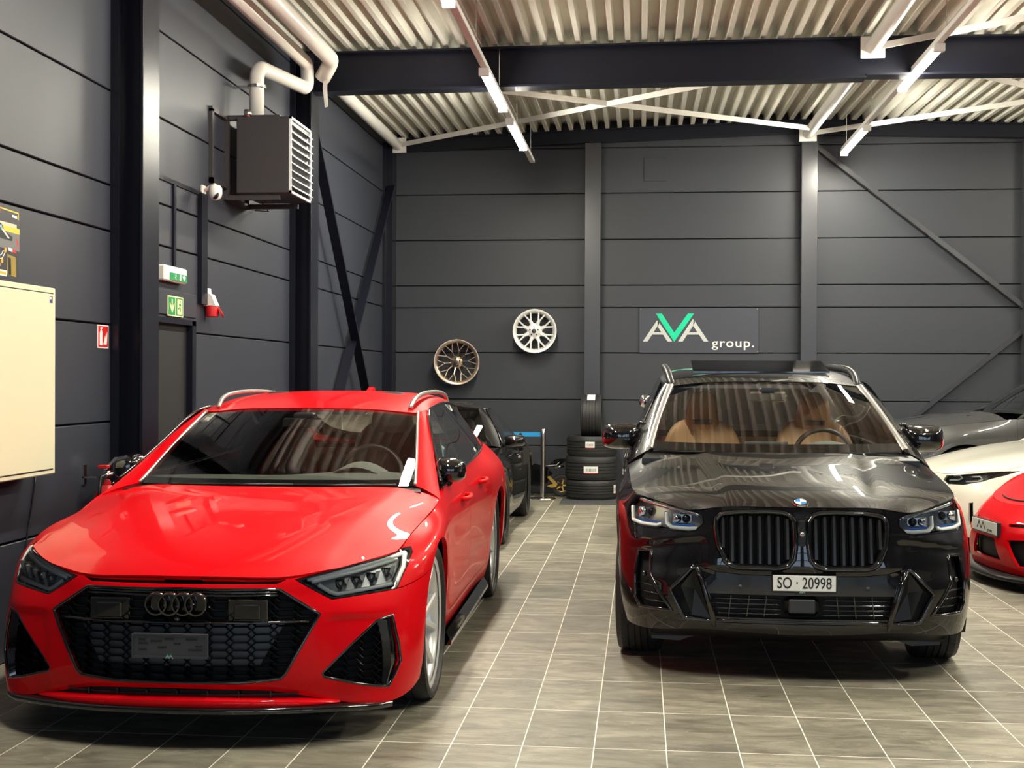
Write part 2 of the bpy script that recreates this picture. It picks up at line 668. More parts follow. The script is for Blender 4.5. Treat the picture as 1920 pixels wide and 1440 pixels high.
# white roof purlin tubes and flat tie bars
def roof_tube(p, q, r, label_parent=None):
    mb = MB().cyl(p, q, r, 20)
    o = struct(mb.build('roof_tube', 'white_steel', smooth=False, angle=40))
    for e in (p, q):
        MB().cbox(e[0] - .11, e[0] + .11, e[1] - .012, e[1] + .012, e[2] - .1, e[2] + .1, .003).build('end_plate', 'white_steel', o)
    return o


roof_tube((3.20, 5.24, 4.60), (3.20, 9.64, 4.68), .068)
roof_tube((3.20, .95, 4.60), (3.20, 4.99, 4.60), .068)
roof_tube((3.20, -3.2, 4.60), (3.20, .85, 4.60), .068)
roof_tube((-2.12, 5.28, 4.60), (-2.12, 9.62, 4.60), .068)


def tie(p, q):
    struct(MB().bar(p, q, .012, .06).build('tie_bar', 'white_steel'))


tie((-2.05, 9.55, 4.60), (3.1, 5.30, 4.61))
tie((-2.0, 5.35, 4.58), (3.14, 9.05, 4.64))
tie((3.28, 9.45, 4.66), (8.0, 5.35, 4.6))
tie((3.28, 5.35, 4.66), (8.0, 9.45, 4.64))
tie((3.26, 4.95, 4.60), (8.0, 1.05, 4.60))


# ---- light trunking with LED battens
pmat('lamp_housing', (0.85, 0.85, 0.83), 0.35)
m = bpy.data.materials.new('led')
m.use_nodes = True
nt = m.node_tree
nt.nodes.clear()
_o = nt.nodes.new('ShaderNodeOutputMaterial')
_e = nt.nodes.new('ShaderNodeEmission')
_e.inputs[0].default_value = LAMP_COLOR
_e.inputs[1].default_value = LAMP_STRENGTH
nt.links.new(_e.outputs[0], _o.inputs[0])
MATS['led'] = m


def trunking(x, z, y0, y1, lamps, label, lamp_labels, group):
    t = thing('light_trunking', label, 'light rail', (x, y0, z))
    MB().cbox(-.03, .03, 0, y1 - y0, .0, .045, .004).build('rail', 'lamp_housing', t)
    y = y1 - .25
    while y > y0:
        zt = deck_z(x, y) - z
        MB().cyl((0, y - y0, .04), (0, y - y0, zt), .004, 6).build('chain', 'steel', t)
        y -= 1.75
    for k, (a, b) in enumerate(lamps):
        l = thing('led_batten', lamp_labels[k] if k < len(lamp_labels) else lamp_labels[-1], 'lamp', (x, (a + b) / 2, z), 0, group)
        L = (b - a) / 2
        MB().cbox(-.045, .045, -L, L, -.030, -.001, .004).build('housing', 'lamp_housing', l)
        V = []
        n = 9
        for i in range(n):
            th = math.pi * i / (n - 1)
            V.append([(.042 * math.cos(th), -L + .03, -.031 - .035 * math.sin(th)), (.042 * math.cos(th), L - .03, -.031 - .035 * math.sin(th))])
        mb = MB().grid(np.array(V))
        mb.add([p[0] for p in V], [tuple(range(n))])
        mb.add([p[1] for p in V], [tuple(range(n))])
        mb.build('diffuser', 'led', l)
        for e in (-1, 1):
            MB().cbox(-.046, .046, e * L - .03 if e < 0 else L - .03, e * L + .03 if e < 0 else L, -.07, -.001, .004).build('end_cap', 'lamp_housing', l)


trunking(-.275, 4.22, -13, 8.85, [(3.91, 5.46), (6.08, 7.62), (.32, 1.87), (-3.4, -1.85)],
         'thin white light rail above the red estate car', ['glowing LED batten crossing the dark roof beam above the red estate', 'glowing LED batten at the far end of the rail above the red estate', 'glowing LED batten over the red estate whose end touches the picture top', 'LED batten over the red estate bonnet, above the picture'], 'LED battens under the roof')
trunking(3.60, 4.40, -13, 9.35, [(4.12, 5.69), (7.66, 9.30), (.52, 2.07), (-3.2, -1.65)],
         'thin white light rail above the black off-roader', ['glowing LED batten beside the roof beam above the black off-roader', 'glowing LED batten ending near the back wall above the diagonal brace', 'LED batten over the black off-roader roof, above the picture', 'LED batten over the black off-roader bonnet, above the picture'], 'LED battens under the roof')
trunking(7.2, 4.40, -13, 9.35, [(6.2, 7.75), (2.6, 4.15), (-1.0, .55)],  # added rail outside the view, supplies light for the right-hand cars
         'light rail over the parked coupes, beyond the picture edge', ['LED batten over the grey off-roader, beyond the picture edge', 'LED batten over the white coupe, beyond the picture edge', 'LED batten ahead of the red track coupe, beyond the picture edge'], 'LED battens under the roof')

# ================================================================== wall furniture
# unit heater on the left wall
h = thing('unit_heater', 'dark grey fan heater with white louvres hung high on the wall', 'heater', (-2.0, 3.3, 3.05))
X0, X1, Y0, Y1, Z0, Z1 = -.19, .26, -.28, .36, -.02, .60
mb = MB().cbox(X0, X1 - .01, Y0, Y1, Z0, Z1, .006)
pmat('heater_grey', (0.045, 0.042, 0.045), 0.45)
mb.build('casing', 'heater_grey', h)
pmat('louvre', (0.75, 0.78, 0.80), 0.3)
mb = MB().box(X1 - .012, X1 + .006, Y0, Y0 + .02, Z0, Z1).box(X1 - .012, X1 + .006, Y1 - .02, Y1, Z0, Z1).box(X1 - .012, X1 + .006, Y0, Y1, Z0, Z0 + .02).box(X1 - .012, X1 + .006, Y0, Y1, Z1 - .02, Z1)
mb.build('louvre_frame', 'louvre', h)
MB().box(X1 - .014, X1 - .009, Y0 + .02, Y1 - .02, Z0 + .02, Z1 - .02).build('fan_opening', 'black_satin', h)
for k in range(9):
    z = Z0 + .045 + k * .062
    mb = MB().add([(X1 - .004, Y0 + .02, z + .028), (X1 - .004, Y1 - .02, z + .028), (X1 + .03, Y1 - .02, z), (X1 + .03, Y0 + .02, z),
                   (X1 - .004, Y0 + .02, z + .024), (X1 - .004, Y1 - .02, z + .024), (X1 + .03, Y1 - .02, z - .004), (X1 + .03, Y0 + .02, z - .004)],
                  [(0, 1, 2, 3), (7, 6, 5, 4), (0, 3, 7, 4), (1, 5, 6, 2), (3, 2, 6, 7), (0, 4, 5, 1)])
    mb.build('slat', 'louvre', h)
mb = MB()
for z in (Z0 - .03, Z1 + .0):
    for y in (Y0 + .05, Y1 - .03):
        mb.box(-.30, X1 - .1, y - .02, y + .02, z - .02, z + .02)
for y in (Y0 + .05, Y1 - .03):
    mb.box(-.30, -.265, y - .02, y + .02, Z0 - .03, Z1 + .02)
mb.box(-.30, -.27, Y0 - .35, Y0 + .07, Z1 - .02, Z1 + .02).box(-.30, -.27, Y0 - .35, Y0 + .07, Z0 + .04, Z0 + .08).box(-.30, -.27, Y0 - .35, Y0 - .31, Z0 + .04, Z1)
mb.box(-.30, -.27, Y0, Y1, Z0 - .05, Z0 - .01)
mb.build('wall_bracket', 'heater_grey', h)
MB().tube([(X0 + .05, Y1 - .1, Z0), (X0 + .07, Y1 + .05, Z0 - .06), (X0 - .1, Y1 + .2, Z0 - .03)], .006, 8).build('cable', 'black_satin', h, smooth=True)
mb = MB().tube([(-.1, Y0 + .02, Z1), (-.1, Y0 + .02, Z1 + .06)], .03, 10)
mb.build('valve', 'steel', h, smooth=True)


def bend(pts, r=.12, n=6):
    P = [Vector(p) for p in pts]
    out = [P[0]]
    for a, b, c in zip(P[:-2], P[1:-1], P[2:]):
        d1, d2 = (a - b).normalized(), (c - b).normalized()
        rr = min(r, (a - b).length * .45, (c - b).length * .45)
        s, e = b + d1 * rr, b + d2 * rr
        for k in range(n + 1):
            t = k / n
            out.append((1 - t) ** 2 * s + 2 * t * (1 - t) * b + t * t * e)
    out.append(P[-1])
    return out


p = tag(MB().tube(bend([(-1.98, 1.35, 4.70), (-1.98, 1.35, 4.42), (-1.98, 4.45, 4.42), (-1.98, 4.45, 4.19), (-2.1, 3.28, 4.12), (-2.1, 3.28, 3.70)], .13), .062, 16).build('flue_pipe', 'pipe_white', smooth=True),
        'white flue pipe that bends down to the wall heater', 'pipe')
p = tag(MB().tube(bend([(-1.74, 1.30, 4.70), (-1.74, 1.30, 4.44), (-1.74, 4.42, 4.44), (-1.86, 4.52, 4.30)], .2), .072, 16).build('supply_pipe', 'pipe_white', smooth=True),
        'thick white pipe running under the ceiling next to the flue', 'pipe')
mb = MB().lathe([(.075, -.012), (.078, -.012), (.078, .012), (.075, .012)], (-2.1, 3.28, 3.95), 'z', 20, True).box(-2.3, -2.17, 3.265, 3.295, 3.94, 3.96)
tag(mb.build('pipe_clamp', 'steel'), 'metal clamp fixing the flue pipe to the wall', 'clamp')
# loose strip of tape hanging off the pipe joint
tag(MB().add([(-1.83, 4.46, 4.30), (-1.79, 4.46, 4.30), (-1.80, 4.47, 4.2), (-1.84, 4.465, 4.2), (-1.79, 4.47, 4.03), (-1.82, 4.47, 4.02),
              (-1.83, 4.463, 4.30), (-1.79, 4.463, 4.30), (-1.80, 4.473, 4.2), (-1.84, 4.468, 4.2), (-1.79, 4.473, 4.03), (-1.82, 4.473, 4.02)],
             [(0, 1, 2, 3), (3, 2, 4, 5), (7, 6, 9, 8), (8, 9, 11, 10), (0, 3, 9, 6), (3, 5, 11, 9), (1, 7, 8, 2), (2, 8, 10, 4), (5, 4, 10, 11), (0, 6, 7, 1)]).build('tape_strip', 'white_plastic'),
    'strip of white tape dangling from the pipe elbow', 'tape')

# CCTV camera
c = thing('security_camera', 'white dome security camera on a wall arm below the heater', 'camera', (-2.3, 2.36, 2.97))
MB().cbox(0, .02, .12, .20, -.05, .05, .004).build('wall_plate', 'white_plastic', c)
MB().tube(bend([(.02, .16, .01), (.07, .15, .04), (.12, .09, .045), (.15, .02, .03)], .04), .014, 10).build('arm', 'white_plastic', c, smooth=True)
mb = MB().lathe([(.0, .05), (.036, .045), (.05, .025), (.052, -.015), (.046, -.042), (.03, -.062), (0, -.07)], (.16, 0, -.02), 'z', 20)
mb.build('housing', 'white_plastic', c, smooth=True)
mb = MB().lathe([(0, .0), (.028, .0), (.03, .012), (0, .016)], (0, 0, 0), 'y', 16)
mb.build('camera_lens', 'black_gloss', c, smooth=True, loc=(.185, -.045, -.065), rot=(.5, 0, 2.5))

# emergency light, escape sign, socket, fire sign, cabinet, poster
e = thing('emergency_light', 'white emergency luminaire with a green running man strip above the door', 'exit light', (-2.3, 1.82, 2.275))
MB().cbox(0, .055, -.225, .225, -.055, .055, .01).build('housing', 'white_plastic', e)
MB().box(.055, .058, -.13, .215, -.045, .008).build('green_panel', 'green_sign', e)


def man(mb, x, cy, cz, s, sgn=1):
    """running figure in the y-z plane at depth x"""
    fn = lambda a, b, d: (d, cy + a * s * sgn, cz + b * s)
    mb.prism([(.08 * math.cos(t) + .12, .08 * math.sin(t) + .42) for t in [k * math.pi / 4 for k in range(8)]], fn, x, x + .0015)
    for poly in ([(-.05, .0), (.08, .0), (.16, .3), (.02, .32)], [(-.03, .05), (-.16, -.1), (-.36, -.12), (-.36, -.19), (-.12, -.19), (.06, .0)],
                 [(0, .04), (.12, .02), (.22, -.2), (.13, -.46), (.06, -.44), (.11, -.2)], [(.10, .3), (.18, .28), (.26, .14), (.38, .12), (.38, .07), (.2, .07)],
                 [(.05, .3), (-.12, .26), (-.18, .1), (-.12, .08), (-.06, .2), (.06, .22)]):
        mb.prism(poly, fn, x, x + .0015)


mb = MB()
man(mb, .058, -.02, -.018, .05)
mb.box(.058, .0595, .06, .09, -.04, .003)
mb.prism([(.15, -.038), (.185, -.005), (.16, -.005), (.16, .004), (.14, .004), (.14, -.005), (.115, -.005)], lambda a, b, d: (d, a, b), .058, .0595)
mb.build('pictogram', 'white_print', e)['kind'] = 'stuff'
s = thing('escape_sign', 'green and pale yellow escape route sign above the door', 'sign', (-2.286, 1.908, 2.05))
MB().box(0, .004, -.155, .155, -.073, .073).build('plate', 'lum_yellow', s)
MB().box(.004, .0055, -.14, -.01, -.064, .064).box(.004, .0055, .01, .142, -.064, .064).build('green_field', 'green_sign', s)
mb = MB().prism([(-.075, -.05), (-.03, .0), (-.03, .025), (-.065, -.005), (-.065, .05), (-.085, .05), (-.085, -.005), (-.12, .025), (-.12, .0)], lambda a, b, d: (d, a, b), .0055, .007)
mb.box(.0055, .007, .03, .122, -.055, .055)
mb.build('arrow_and_door', 'lum_yellow', s)['kind'] = 'stuff'
mb = MB()
man(mb, .007, .075, .0, .09)
mb.build('running_man', 'green_sign', s)['kind'] = 'stuff'

k = thing('power_socket', 'red and white industrial power socket on the wall by the door', 'socket', (-2.3, 2.60, 2.10))
MB().prism([(0, .13), (.03, .13), (.035, .09), (.06, .08), (.10, -.01), (.0, -.01)], lambda a, b, d: (a, d, b), -.045, .045).build('box', 'white_plastic', k)
mb = MB().lathe([(0, 0), (.05, 0), (.053, -.02), (.05, -.085), (.042, -.09), (0, -.09)], (.055, 0, -.005), 'z', 18)
mb.build('collar', 'red_sign', k, angle=40)
mb = MB().lathe([(0, 0), (.045, 0), (.045, .015), (0, .02)], (0, 0, 0), 'x', 16)
mb.build('hinged_lid', 'red_sign', k, loc=(.11, .02, -.06), rot=(0, -.5, .3))

f = thing('fire_sign', 'red fire extinguisher sign on the wall beside the steel column', 'sign', (-2.298, .668, 1.792))
MB().box(0, .004, -.083, .083, -.073, .073).build('plate', 'white_print', f)
MB().box(.004, .005, -.073, .073, -.066, .066).build('red_field', 'red_sign', f)
mb = MB().prism([(-.055, -.055), (-.015, -.055), (-.015, .025), (-.022, .035), (-.028, .045), (-.01, .052), (-.012, .058), (-.045, .056), (-.04, .038), (-.055, .025)], lambda a, b, d: (d, a, b), .005, .0065)
mb.prism([(.0, -.05), (.05, -.05), (.055, -.02), (.06, .03), (.045, .0), (.04, .02), (.03, -.01), (.025, .005), (.015, -.03)], lambda a, b, d: (d, a, b), .005, .0065)
mb.build('pictogram', 'white_print', f)['kind'] = 'stuff'

cb = thing('wall_cabinet', 'large cream metal cabinet hung on the wall', 'cabinet', (-2.3, -.95, 1.005))
MB().cbox(0, .18, -.55, .585, 0, 1.02, .006).build('body', 'cream', cb)
MB().cbox(.178, .186, -.52, .548, .03, .985, .003).build('door', 'cream', cb)
mb = MB().box(.1795, .1815, -.525, .553, .024, .03).box(.1795, .1815, -.525, .553, .985, .991).box(.1795, .1815, .548, .553, .024, .991)
mb.build('door_gap', 'gap_dark', cb)
st = MB().box(.186, .1868, .500, .535, .935, .972).build('sticker', pmat('sticker_blue', (.06, .06, .16), .4), cb)
MB().box(.1868, .1872, .503, .52, .955, .968).build('sticker_text', 'white_print', st)

# poster (generic racing picture)
po = thing('racing_poster', 'colourful racing poster on the wall above the cream cabinet', 'poster', (-2.296, -.44, 2.05))
MB().box(0, .006, -.60, 0, .0, .408).build('sheet', pmat('poster_dark', (.035, .035, .045), .35), po)
pmat('poster_yellow', (.75, .55, .04), .4)
pmat('poster_orange', (.80, .38, .03), .4)
pmat('poster_grey', (.16, .165, .17), .4)
pmat('poster_gold', (.30, .21, .03), .4)
pmat('poster_sand', (.60, .55, .42), .4)
pmat('poster_blue', (.25, .45, .55), .4)
pr = lambda poly, mt, nm, d=.0066: MB().prism(poly, lambda a, b, dd: (dd, a, b), .006, d).build(nm, mt, po)
pr([(-.6, .185), (-.003, .17), (-.003, .262), (-.6, .275)], 'poster_grey', 'track')
pr([(-.6, .275), (-.003, .262), (-.003, .292), (-.6, .300)], 'poster_yellow', 'grass_strip')
pr([(-.6, .300), (-.035, .292), (-.035, .312), (-.6, .318)], 'poster_sand', 'sand_strip')
pr([(-.26, .235), (-.20, .222), (-.085, .218), (-.080, .242), (-.12, .252), (-.17, .268), (-.20, .300), (-.225, .305), (-.25, .285)], 'black_satin', 'race_car', .0068)
pr([(-.205, .272), (-.185, .276), (-.115, .232), (-.128, .228)], 'white_print', 'car_nose', .0074)
pr([(-.225, .288), (-.205, .296), (-.190, .276), (-.205, .268)], 'poster_blue', 'driver', .0074)
pr([(-.045, .245), (-.020, .225), (-.012, .180), (-.030, .200)], 'red_sign', 'red_flag', .0069)
pr([(-.125, .182), (-.040, .172), (-.040, .155), (-.125, .166)], 'red_sign', 'red_box', .0069)
pr([(-.125, .182), (-.085, .177), (-.085, .160), (-.125, .166)], 'white_print', 'price_panel', .0073)
pr([(-.140, .145), (-.045, .135), (-.040, .028), (-.140, .035)], 'poster_gold', 'side_picture', .0069)
pr([(-.135, .13), (-.10, .125), (-.095, .035), (-.125, .035)], 'black_satin', 'standing_figure', .0073)
pr([(-.40, .030), (-.145, .024), (-.145, .055), (-.40, .062)], 'white_print', 'caption', .0069)
pr([(-.39, .038), (-.155, .032), (-.155, .047), (-.39, .054)], 'poster_orange', 'caption_text', .0074)
pr([(-.24, .388), (-.012, .380), (-.012, .340), (-.020, .340), (-.020, .373), (-.24, .381)], 'poster_yellow', 'yellow_frame')
pr([(-.34, .402), (-.215, .398), (-.215, .355), (-.34, .358)], 'red_sign', 'red_badge')
pr([(-.085, .362), (-.030, .359), (-.030, .345), (-.085, .348)], 'white_print', 'small_print')
for (a, b) in ((-.158, .165), (-.195, .105), (-.225, .082)):
    pr([(a + .012 * math.cos(t), b + .014 * math.sin(t)) for t in [q * math.pi / 5 for q in range(10)]], 'poster_orange', 'yellow_disc', .0072)
mb = MB().tube([(.0072, -.165, .155), (.0072, -.185, .158), (.0072, -.20, .14), (.0072, -.225, .128), (.0072, -.22, .112), (.0072, -.195, .118), (.0072, -.178, .135), (.0072, -.166, .150)], .0022, 6)
mb.build('circuit_line', 'white_print', po)

# cable below the cabinet
tag(MB().tube([(-2.292, -.25, 1.0), (-2.291, -.255, .93), (-2.293, -.29, .8), (-2.291, -.33, .70), (-2.292, -.36, .60), (-2.293, -.38, .45), (-2.292, -.37, .1)], .005, 8).build('power_cable', 'black_satin', smooth=True),
    'thin black cable hanging down the wall below the cream cabinet', 'cable')

# fire extinguisher by the column
x = thing('fire_extinguisher', 'red fire extinguisher with black hose hung by the steel column', 'fire extinguisher', (-2.17, .44, .30))
pmat('ext_red', (.62, .02, .02), .35, coat=.5)
MB().lathe([(0, 0), (.07, 0), (.078, .02), (.08, .06), (.08, .46), (.07, .52), (.045, .56), (.025, .575), (.025, .60), (0, .60)], (0, 0, 0), 'z', 24).build('cylinder', 'ext_red', x, angle=50)
MB().cyl((0, 0, .6), (0, 0, .66), .02, 12).cyl((-.03, 0, .64), (.04, 0, .64), .012, 10).build('valve', 'steel', x, smooth=True)
MB().bar((0, -.02, .665), (.02, .10, .735), .022, .012).bar((0, -.02, .66), (.0, .08, .655), .02, .01).build('handle', 'steel', x)
MB().cbox(-.03, .03, -.07, -.02, .68, .70, .003).build('safety_pin', 'red_sign', x)
MB().tube([(0, -.02, .64), (0, -.09, .63), (.0, -.11, .52), (.02, -.105, .3), (.03, -.09, .15)], .011, 8).build('hose', 'black_satin', x, smooth=True)
MB().box(-.13, -.12, -.06, -.02, .58, .70).box(-.13, -.04, -.06, -.05, .62, .63).build('wall_hook', 'steel', x)

# AVA group sign on the back wall
sg = thing('wall_sign', 'dark rectangular AVA group sign with a green V on the back wall', 'sign', (1.835, YB - .016, 2.168))
pmat('sign_plate', (.055, .058, .075), .35)
pmat('sign_green', (.0, .68, .36), .4)
pmat('sign_grey', (.60, .62, .60), .4)
MB().cbox(-.775, .775, 0, .012, -.295, .295, .002).build('plate', 'sign_plate', sg)
for sx in (-1, 1):
    for sz in (-1, 1):
        MB().lathe([(0, -.006), (.008, -.005), (.01, 0)], (sx * .76, 0, sz * .28), 'y', 10).build('screw', 'chrome', sg)
S = 1.55 / (1795 - 145)
lx = lambda a: (a - 970) * S
lz = lambda b: (450 - b) * S
sp = lambda poly: [(lx(a), lz(b)) for a, b in poly]
fy = lambda a, b, d: (a, d, b)
MB().prism(sp([(375, 215), (460, 215), (632, 478), (820, 215), (905, 215), (632, 610)]), fy, -.005, 0).build('letter_v', 'sign_green', sg)


def letterA(pts, name='letter_a'):
    mb = MB()
    for q in pts:
        mb.prism(sp(q), fy, -.004, 0)
    return mb.build(name, 'sign_grey', sg)


letterA([[(195, 605), (390, 312), (402, 312), (425, 350), (398, 392), (345, 475), (325, 508), (262, 605)], [(402, 312), (605, 605), (540, 605), (398, 392)], [(345, 475), (455, 475), (475, 508), (325, 508)]])
letterA([[(685, 605), (885, 295), (900, 295), (918, 330), (893, 385), (835, 475), (812, 508), (750, 605)], [(900, 295), (1105, 605), (1040, 605), (893, 385)], [(835, 475), (955, 475), (978, 508), (812, 508)]])
me = text_mesh('group.', .165, .002, 1.18, 1.10, .0012)
me.transform(Matrix.Rotation(math.radians(90), 4, 'X'))
link_mesh('lettering', me, 'white_print', sg, loc=(lx(1448), -.002, lz(628)))
# ================================================================== car-building library
NETS = {}


def sstep(a, b, x):
    t = np.clip((x - a) / (b - a), 0, 1)
    return t * t * (3 - 2 * t)


def cspline(t, P, q):
    """natural cubic spline through P (n,d) at parameters t, evaluated at q"""
    t, P, q = np.asarray(t, float), np.asarray(P, float), np.asarray(q, float)
    n = len(t)
    if n == 2:
        k = ((q - t[0]) / (t[1] - t[0]))[:, None]
        return P[0] * (1 - k) + P[1] * k
    h = np.diff(t)
    A = np.zeros((n, n))
    A[0, 0] = A[-1, -1] = 1
    B = np.zeros_like(P)
    for i in range(1, n - 1):
        A[i, i - 1], A[i, i], A[i, i + 1] = h[i - 1], 2 * (h[i - 1] + h[i]), h[i]
        B[i] = 6 * ((P[i + 1] - P[i]) / h[i] - (P[i] - P[i - 1]) / h[i - 1])
    Mm = np.linalg.solve(A, B)
    i = np.clip(np.searchsorted(t, q, side='right') - 1, 0, n - 2)
    a, b, hh = (t[i + 1] - q)[:, None], (q - t[i])[:, None], h[i][:, None]
    return (Mm[i] * a ** 3 + Mm[i + 1] * b ** 3) / (6 * hh) + (P[i] / hh - Mm[i] * hh / 6) * a + (P[i + 1] / hh - Mm[i + 1] * hh / 6) * b


def chord(P):
    P = np.asarray(P, float)
    return np.concatenate([[0], np.cumsum(np.linalg.norm(np.diff(P, axis=0), axis=1) ** 0.6 + 1e-6)])


def curve(P, n):
    t = chord(P)
    return cspline(t, P, np.linspace(0, t[-1], n))


def samples(t, sub):
    out = []
    for i in range(len(t) - 1):
        s = sub[i] if isinstance(sub, (list, tuple)) else sub
        out += [t[i] + (t[i + 1] - t[i]) * k / s for k in range(s)]
    return np.array(out + [t[-1]])


def surf(net, sub_rows, sub_cols, smooth=0):
    """net[row][col][3] -> dense grid through the net"""
    N = np.array(net, float)
    tc = np.mean([chord(r) for r in N], axis=0)
    qc = samples(tc, sub_cols)
    R = np.array([cspline(tc, r, qc) for r in N])
    tr = np.mean([chord(R[:, j]) for j in range(R.shape[1])], axis=0)
    qr = samples(tr, sub_rows)
    V = np.stack([cspline(tr, R[:, j], qr) for j in range(R.shape[1])], axis=1)
    for _ in range(smooth):
        W = V.copy()
        W[1:-1] = .25 * V[:-2] + .5 * V[1:-1] + .25 * V[2:]
        V = W.copy()
        V[:, 1:-1] = .25 * W[:, :-2] + .5 * W[:, 1:-1] + .25 * W[:, 2:]
    return V


def grid_bm(V, want=None):
    """bmesh from grid; want=(i, j, vec): the face normal at i,j should point along vec"""
    bm = bmesh.new()
    nu, nv = V.shape[:2]
    vs = [[bm.verts.new(V[i, j]) for j in range(nv)] for i in range(nu)]
    flip = False
    if want:
        i, j, d = want
        a = np.cross(V[i, j + 1] - V[i, j], V[i + 1, j] - V[i, j])
        flip = np.dot(a, d) < 0
    for i in range(nu - 1):
        for j in range(nv - 1):
            q = [vs[i][j], vs[i][j + 1], vs[i + 1][j + 1], vs[i + 1][j]]
            bm.faces.new(q[::-1] if flip else q)
    bm.faces.layers.int.new('pid')
    bm.normal_update()
    return bm


def inside(poly, a, b):
    c = False
    n = len(poly)
    j = n - 1
    for i in range(n):
        xi, yi = poly[i]
        xj, yj = poly[j]
        if (yi > b) != (yj > b) and a < (xj - xi) * (b - yi) / (yj - yi) + xi:
            c = not c
        j = i
    return c


def cut(bm, poly, ax, cond, pid, only=None):
    """cut the outline of a 2d polygon (coords ax) into the surface and mark the faces inside with pid"""
    ia, ib = ax
    lay = bm.faces.layers.int['pid']
    amin, amax = min(p[0] for p in poly), max(p[0] for p in poly)
    bmin, bmax = min(p[1] for p in poly), max(p[1] for p in poly)

    def bb(f):
        A = [v.co[ia] for v in f.verts]
        B = [v.co[ib] for v in f.verts]
        return min(A), max(A), min(B), max(B)

    def near(f, a0, a1, b0, b1):
        q = bb(f)
        return q[1] >= a0 and q[0] <= a1 and q[3] >= b0 and q[2] <= b1

    cand = [f for f in bm.faces if near(f, amin, amax, bmin, bmax) and cond(f.calc_center_median()) and (only is None or f[lay] == only)]
    n = len(poly)
    for k in range(n):
        p, q = poly[k], poly[(k + 1) % n]
        d = (q[0] - p[0], q[1] - p[1])
        L = math.hypot(*d)
        if L < 1e-6:
            continue
        no = [0, 0, 0]
        no[ia], no[ib] = -d[1] / L, d[0] / L
        co = [0, 0, 0]
        co[ia], co[ib] = p
        sel = [f for f in cand if near(f, min(p[0], q[0]) - 1e-4, max(p[0], q[0]) + 1e-4, min(p[1], q[1]) - 1e-4, max(p[1], q[1]) + 1e-4)]
        if not sel:
            continue
        selset = set(sel)
        es = {e for f in sel for e in f.edges}
        vs = {v for f in sel for v in f.verts}
        r = bmesh.ops.bisect_plane(bm, geom=sel + list(es) + list(vs), dist=1e-5, plane_co=co, plane_no=no)
        new = {g for g in r['geom'] if isinstance(g, bmesh.types.BMFace)}
        keep = [f for f in cand if f.is_valid and f not in selset]
        ks = set(keep)
        cand = keep + [f for f in new | {g for g in selset if g.is_valid} if f.is_valid and f not in ks]
    cnt = 0
    for f in cand:
        if f.is_valid:
            c = f.calc_center_median()
            if inside(poly, c[ia], c[ib]) and (only is None or f[lay] == only):
                f[lay] = pid
                cnt += 1
    return cnt


def bvh(bm):
    return BVHTree.FromBMesh(bm)


def part_data(bm, pids):
    """vertices, normals, faces of all faces whose pid is in pids (normals from the whole surface)"""
    lay = bm.faces.layers.int['pid']
    idx, V, N, Fc = {}, [], [], []
    for f in bm.faces:
        if f[lay] in pids:
            q = []
            for v in f.verts:
                if v not in idx:
                    idx[v] = len(V)
                    V.append(np.array(v.co))
                    n = np.array(v.normal)
                    if abs(v.co.x) < 1e-4:
                        n[0] = 0
                        n /= max(np.linalg.norm(n), 1e-6)
                    N.append(n)
                q.append(idx[v])
            Fc.append(tuple(q))
    return np.array(V).reshape(-1, 3), np.array(N).reshape(-1, 3), Fc


def boundary(F):
    cnt = {}
    for f in F:
        for a, b in zip(f, f[1:] + f[:1]):
            cnt[(a, b)] = cnt.get((a, b), 0) + 1
    return [(a, b) for (a, b) in cnt if (b, a) not in cnt]


def shell(data, rim=0.0, gap=0.0, off=0.0, skip_center=True):
    """add an inward rim along the open edges, optionally shrink the outline (panel gap) or offset along normals"""
    V, N, F = data
    V = V + N * off
    V = V.copy()
    N = N.copy()
    F = list(F)
    if rim or gap:
        E = boundary(F)
        E = [e for e in E if not (skip_center and abs(V[e[0]][0]) < 2e-3 and abs(V[e[1]][0]) < 2e-3)]
        inw = {}
        for a, b in E:
            d = V[b] - V[a]
            for k in (a, b):
                # faces are ccw seen from outside: interior lies left of a->b
                i = np.cross(N[k], d)
                l = np.linalg.norm(i)
                if l > 1e-9:
                    inw.setdefault(k, []).append(i / l)
        if gap:
            for k, L in inw.items():
                s = np.sum(L, axis=0)
                l = np.linalg.norm(s)
                if l > .3:
                    s = s / l
                    if abs(V[k][0]) < 2e-3:
                        s[0] = 0
                    V[k] = V[k] + s * gap
        if rim:
            base = len(V)
            ks = sorted({k for e in E for k in e})
            m = {k: base + i for i, k in enumerate(ks)}
            inn = {k: base + len(ks) + i for i, k in enumerate(ks)}
            dirs = []
            for k in ks:
                s = np.sum(inw.get(k, [np.zeros(3)]), axis=0)
                l = np.linalg.norm(s)
                dirs.append(-s / l if l > 1e-6 else N[k])
            V = np.concatenate([V, V[ks], V[ks] - N[ks] * rim])
            N = np.concatenate([N, np.array(dirs), np.array(dirs)])
            for a, b in E:
                F.append((m[b], m[a], inn[a], inn[b]))
    return V, N, F


def put(name, data, mat, parent, normals=True):
    V, N, F = data
    me = bpy.data.meshes.new(name)
    me.from_pydata(V.tolist(), [], F)
    me.polygons.foreach_set('use_smooth', [True] * len(me.polygons))
    me.update()
    if normals:
        me.normals_split_custom_set_from_vertices([tuple(n) for n in N])
    return link_mesh(name, me, mat, parent)


def mirrored(data):
    V, N, F = data
    V = V.copy()
    N = N.copy()
    V[:, 0] *= -1
    N[:, 0] *= -1
    return V, N, [f[::-1] for f in F]


def joined(*ds):
    Vs, Ns, Fs, k = [], [], [], 0
    for V, N, F in ds:
        Vs.append(V)
        Ns.append(N)
        Fs += [tuple(i + k for i in f) for f in F]
        k += len(V)
    return np.concatenate(Vs), np.concatenate(Ns), Fs


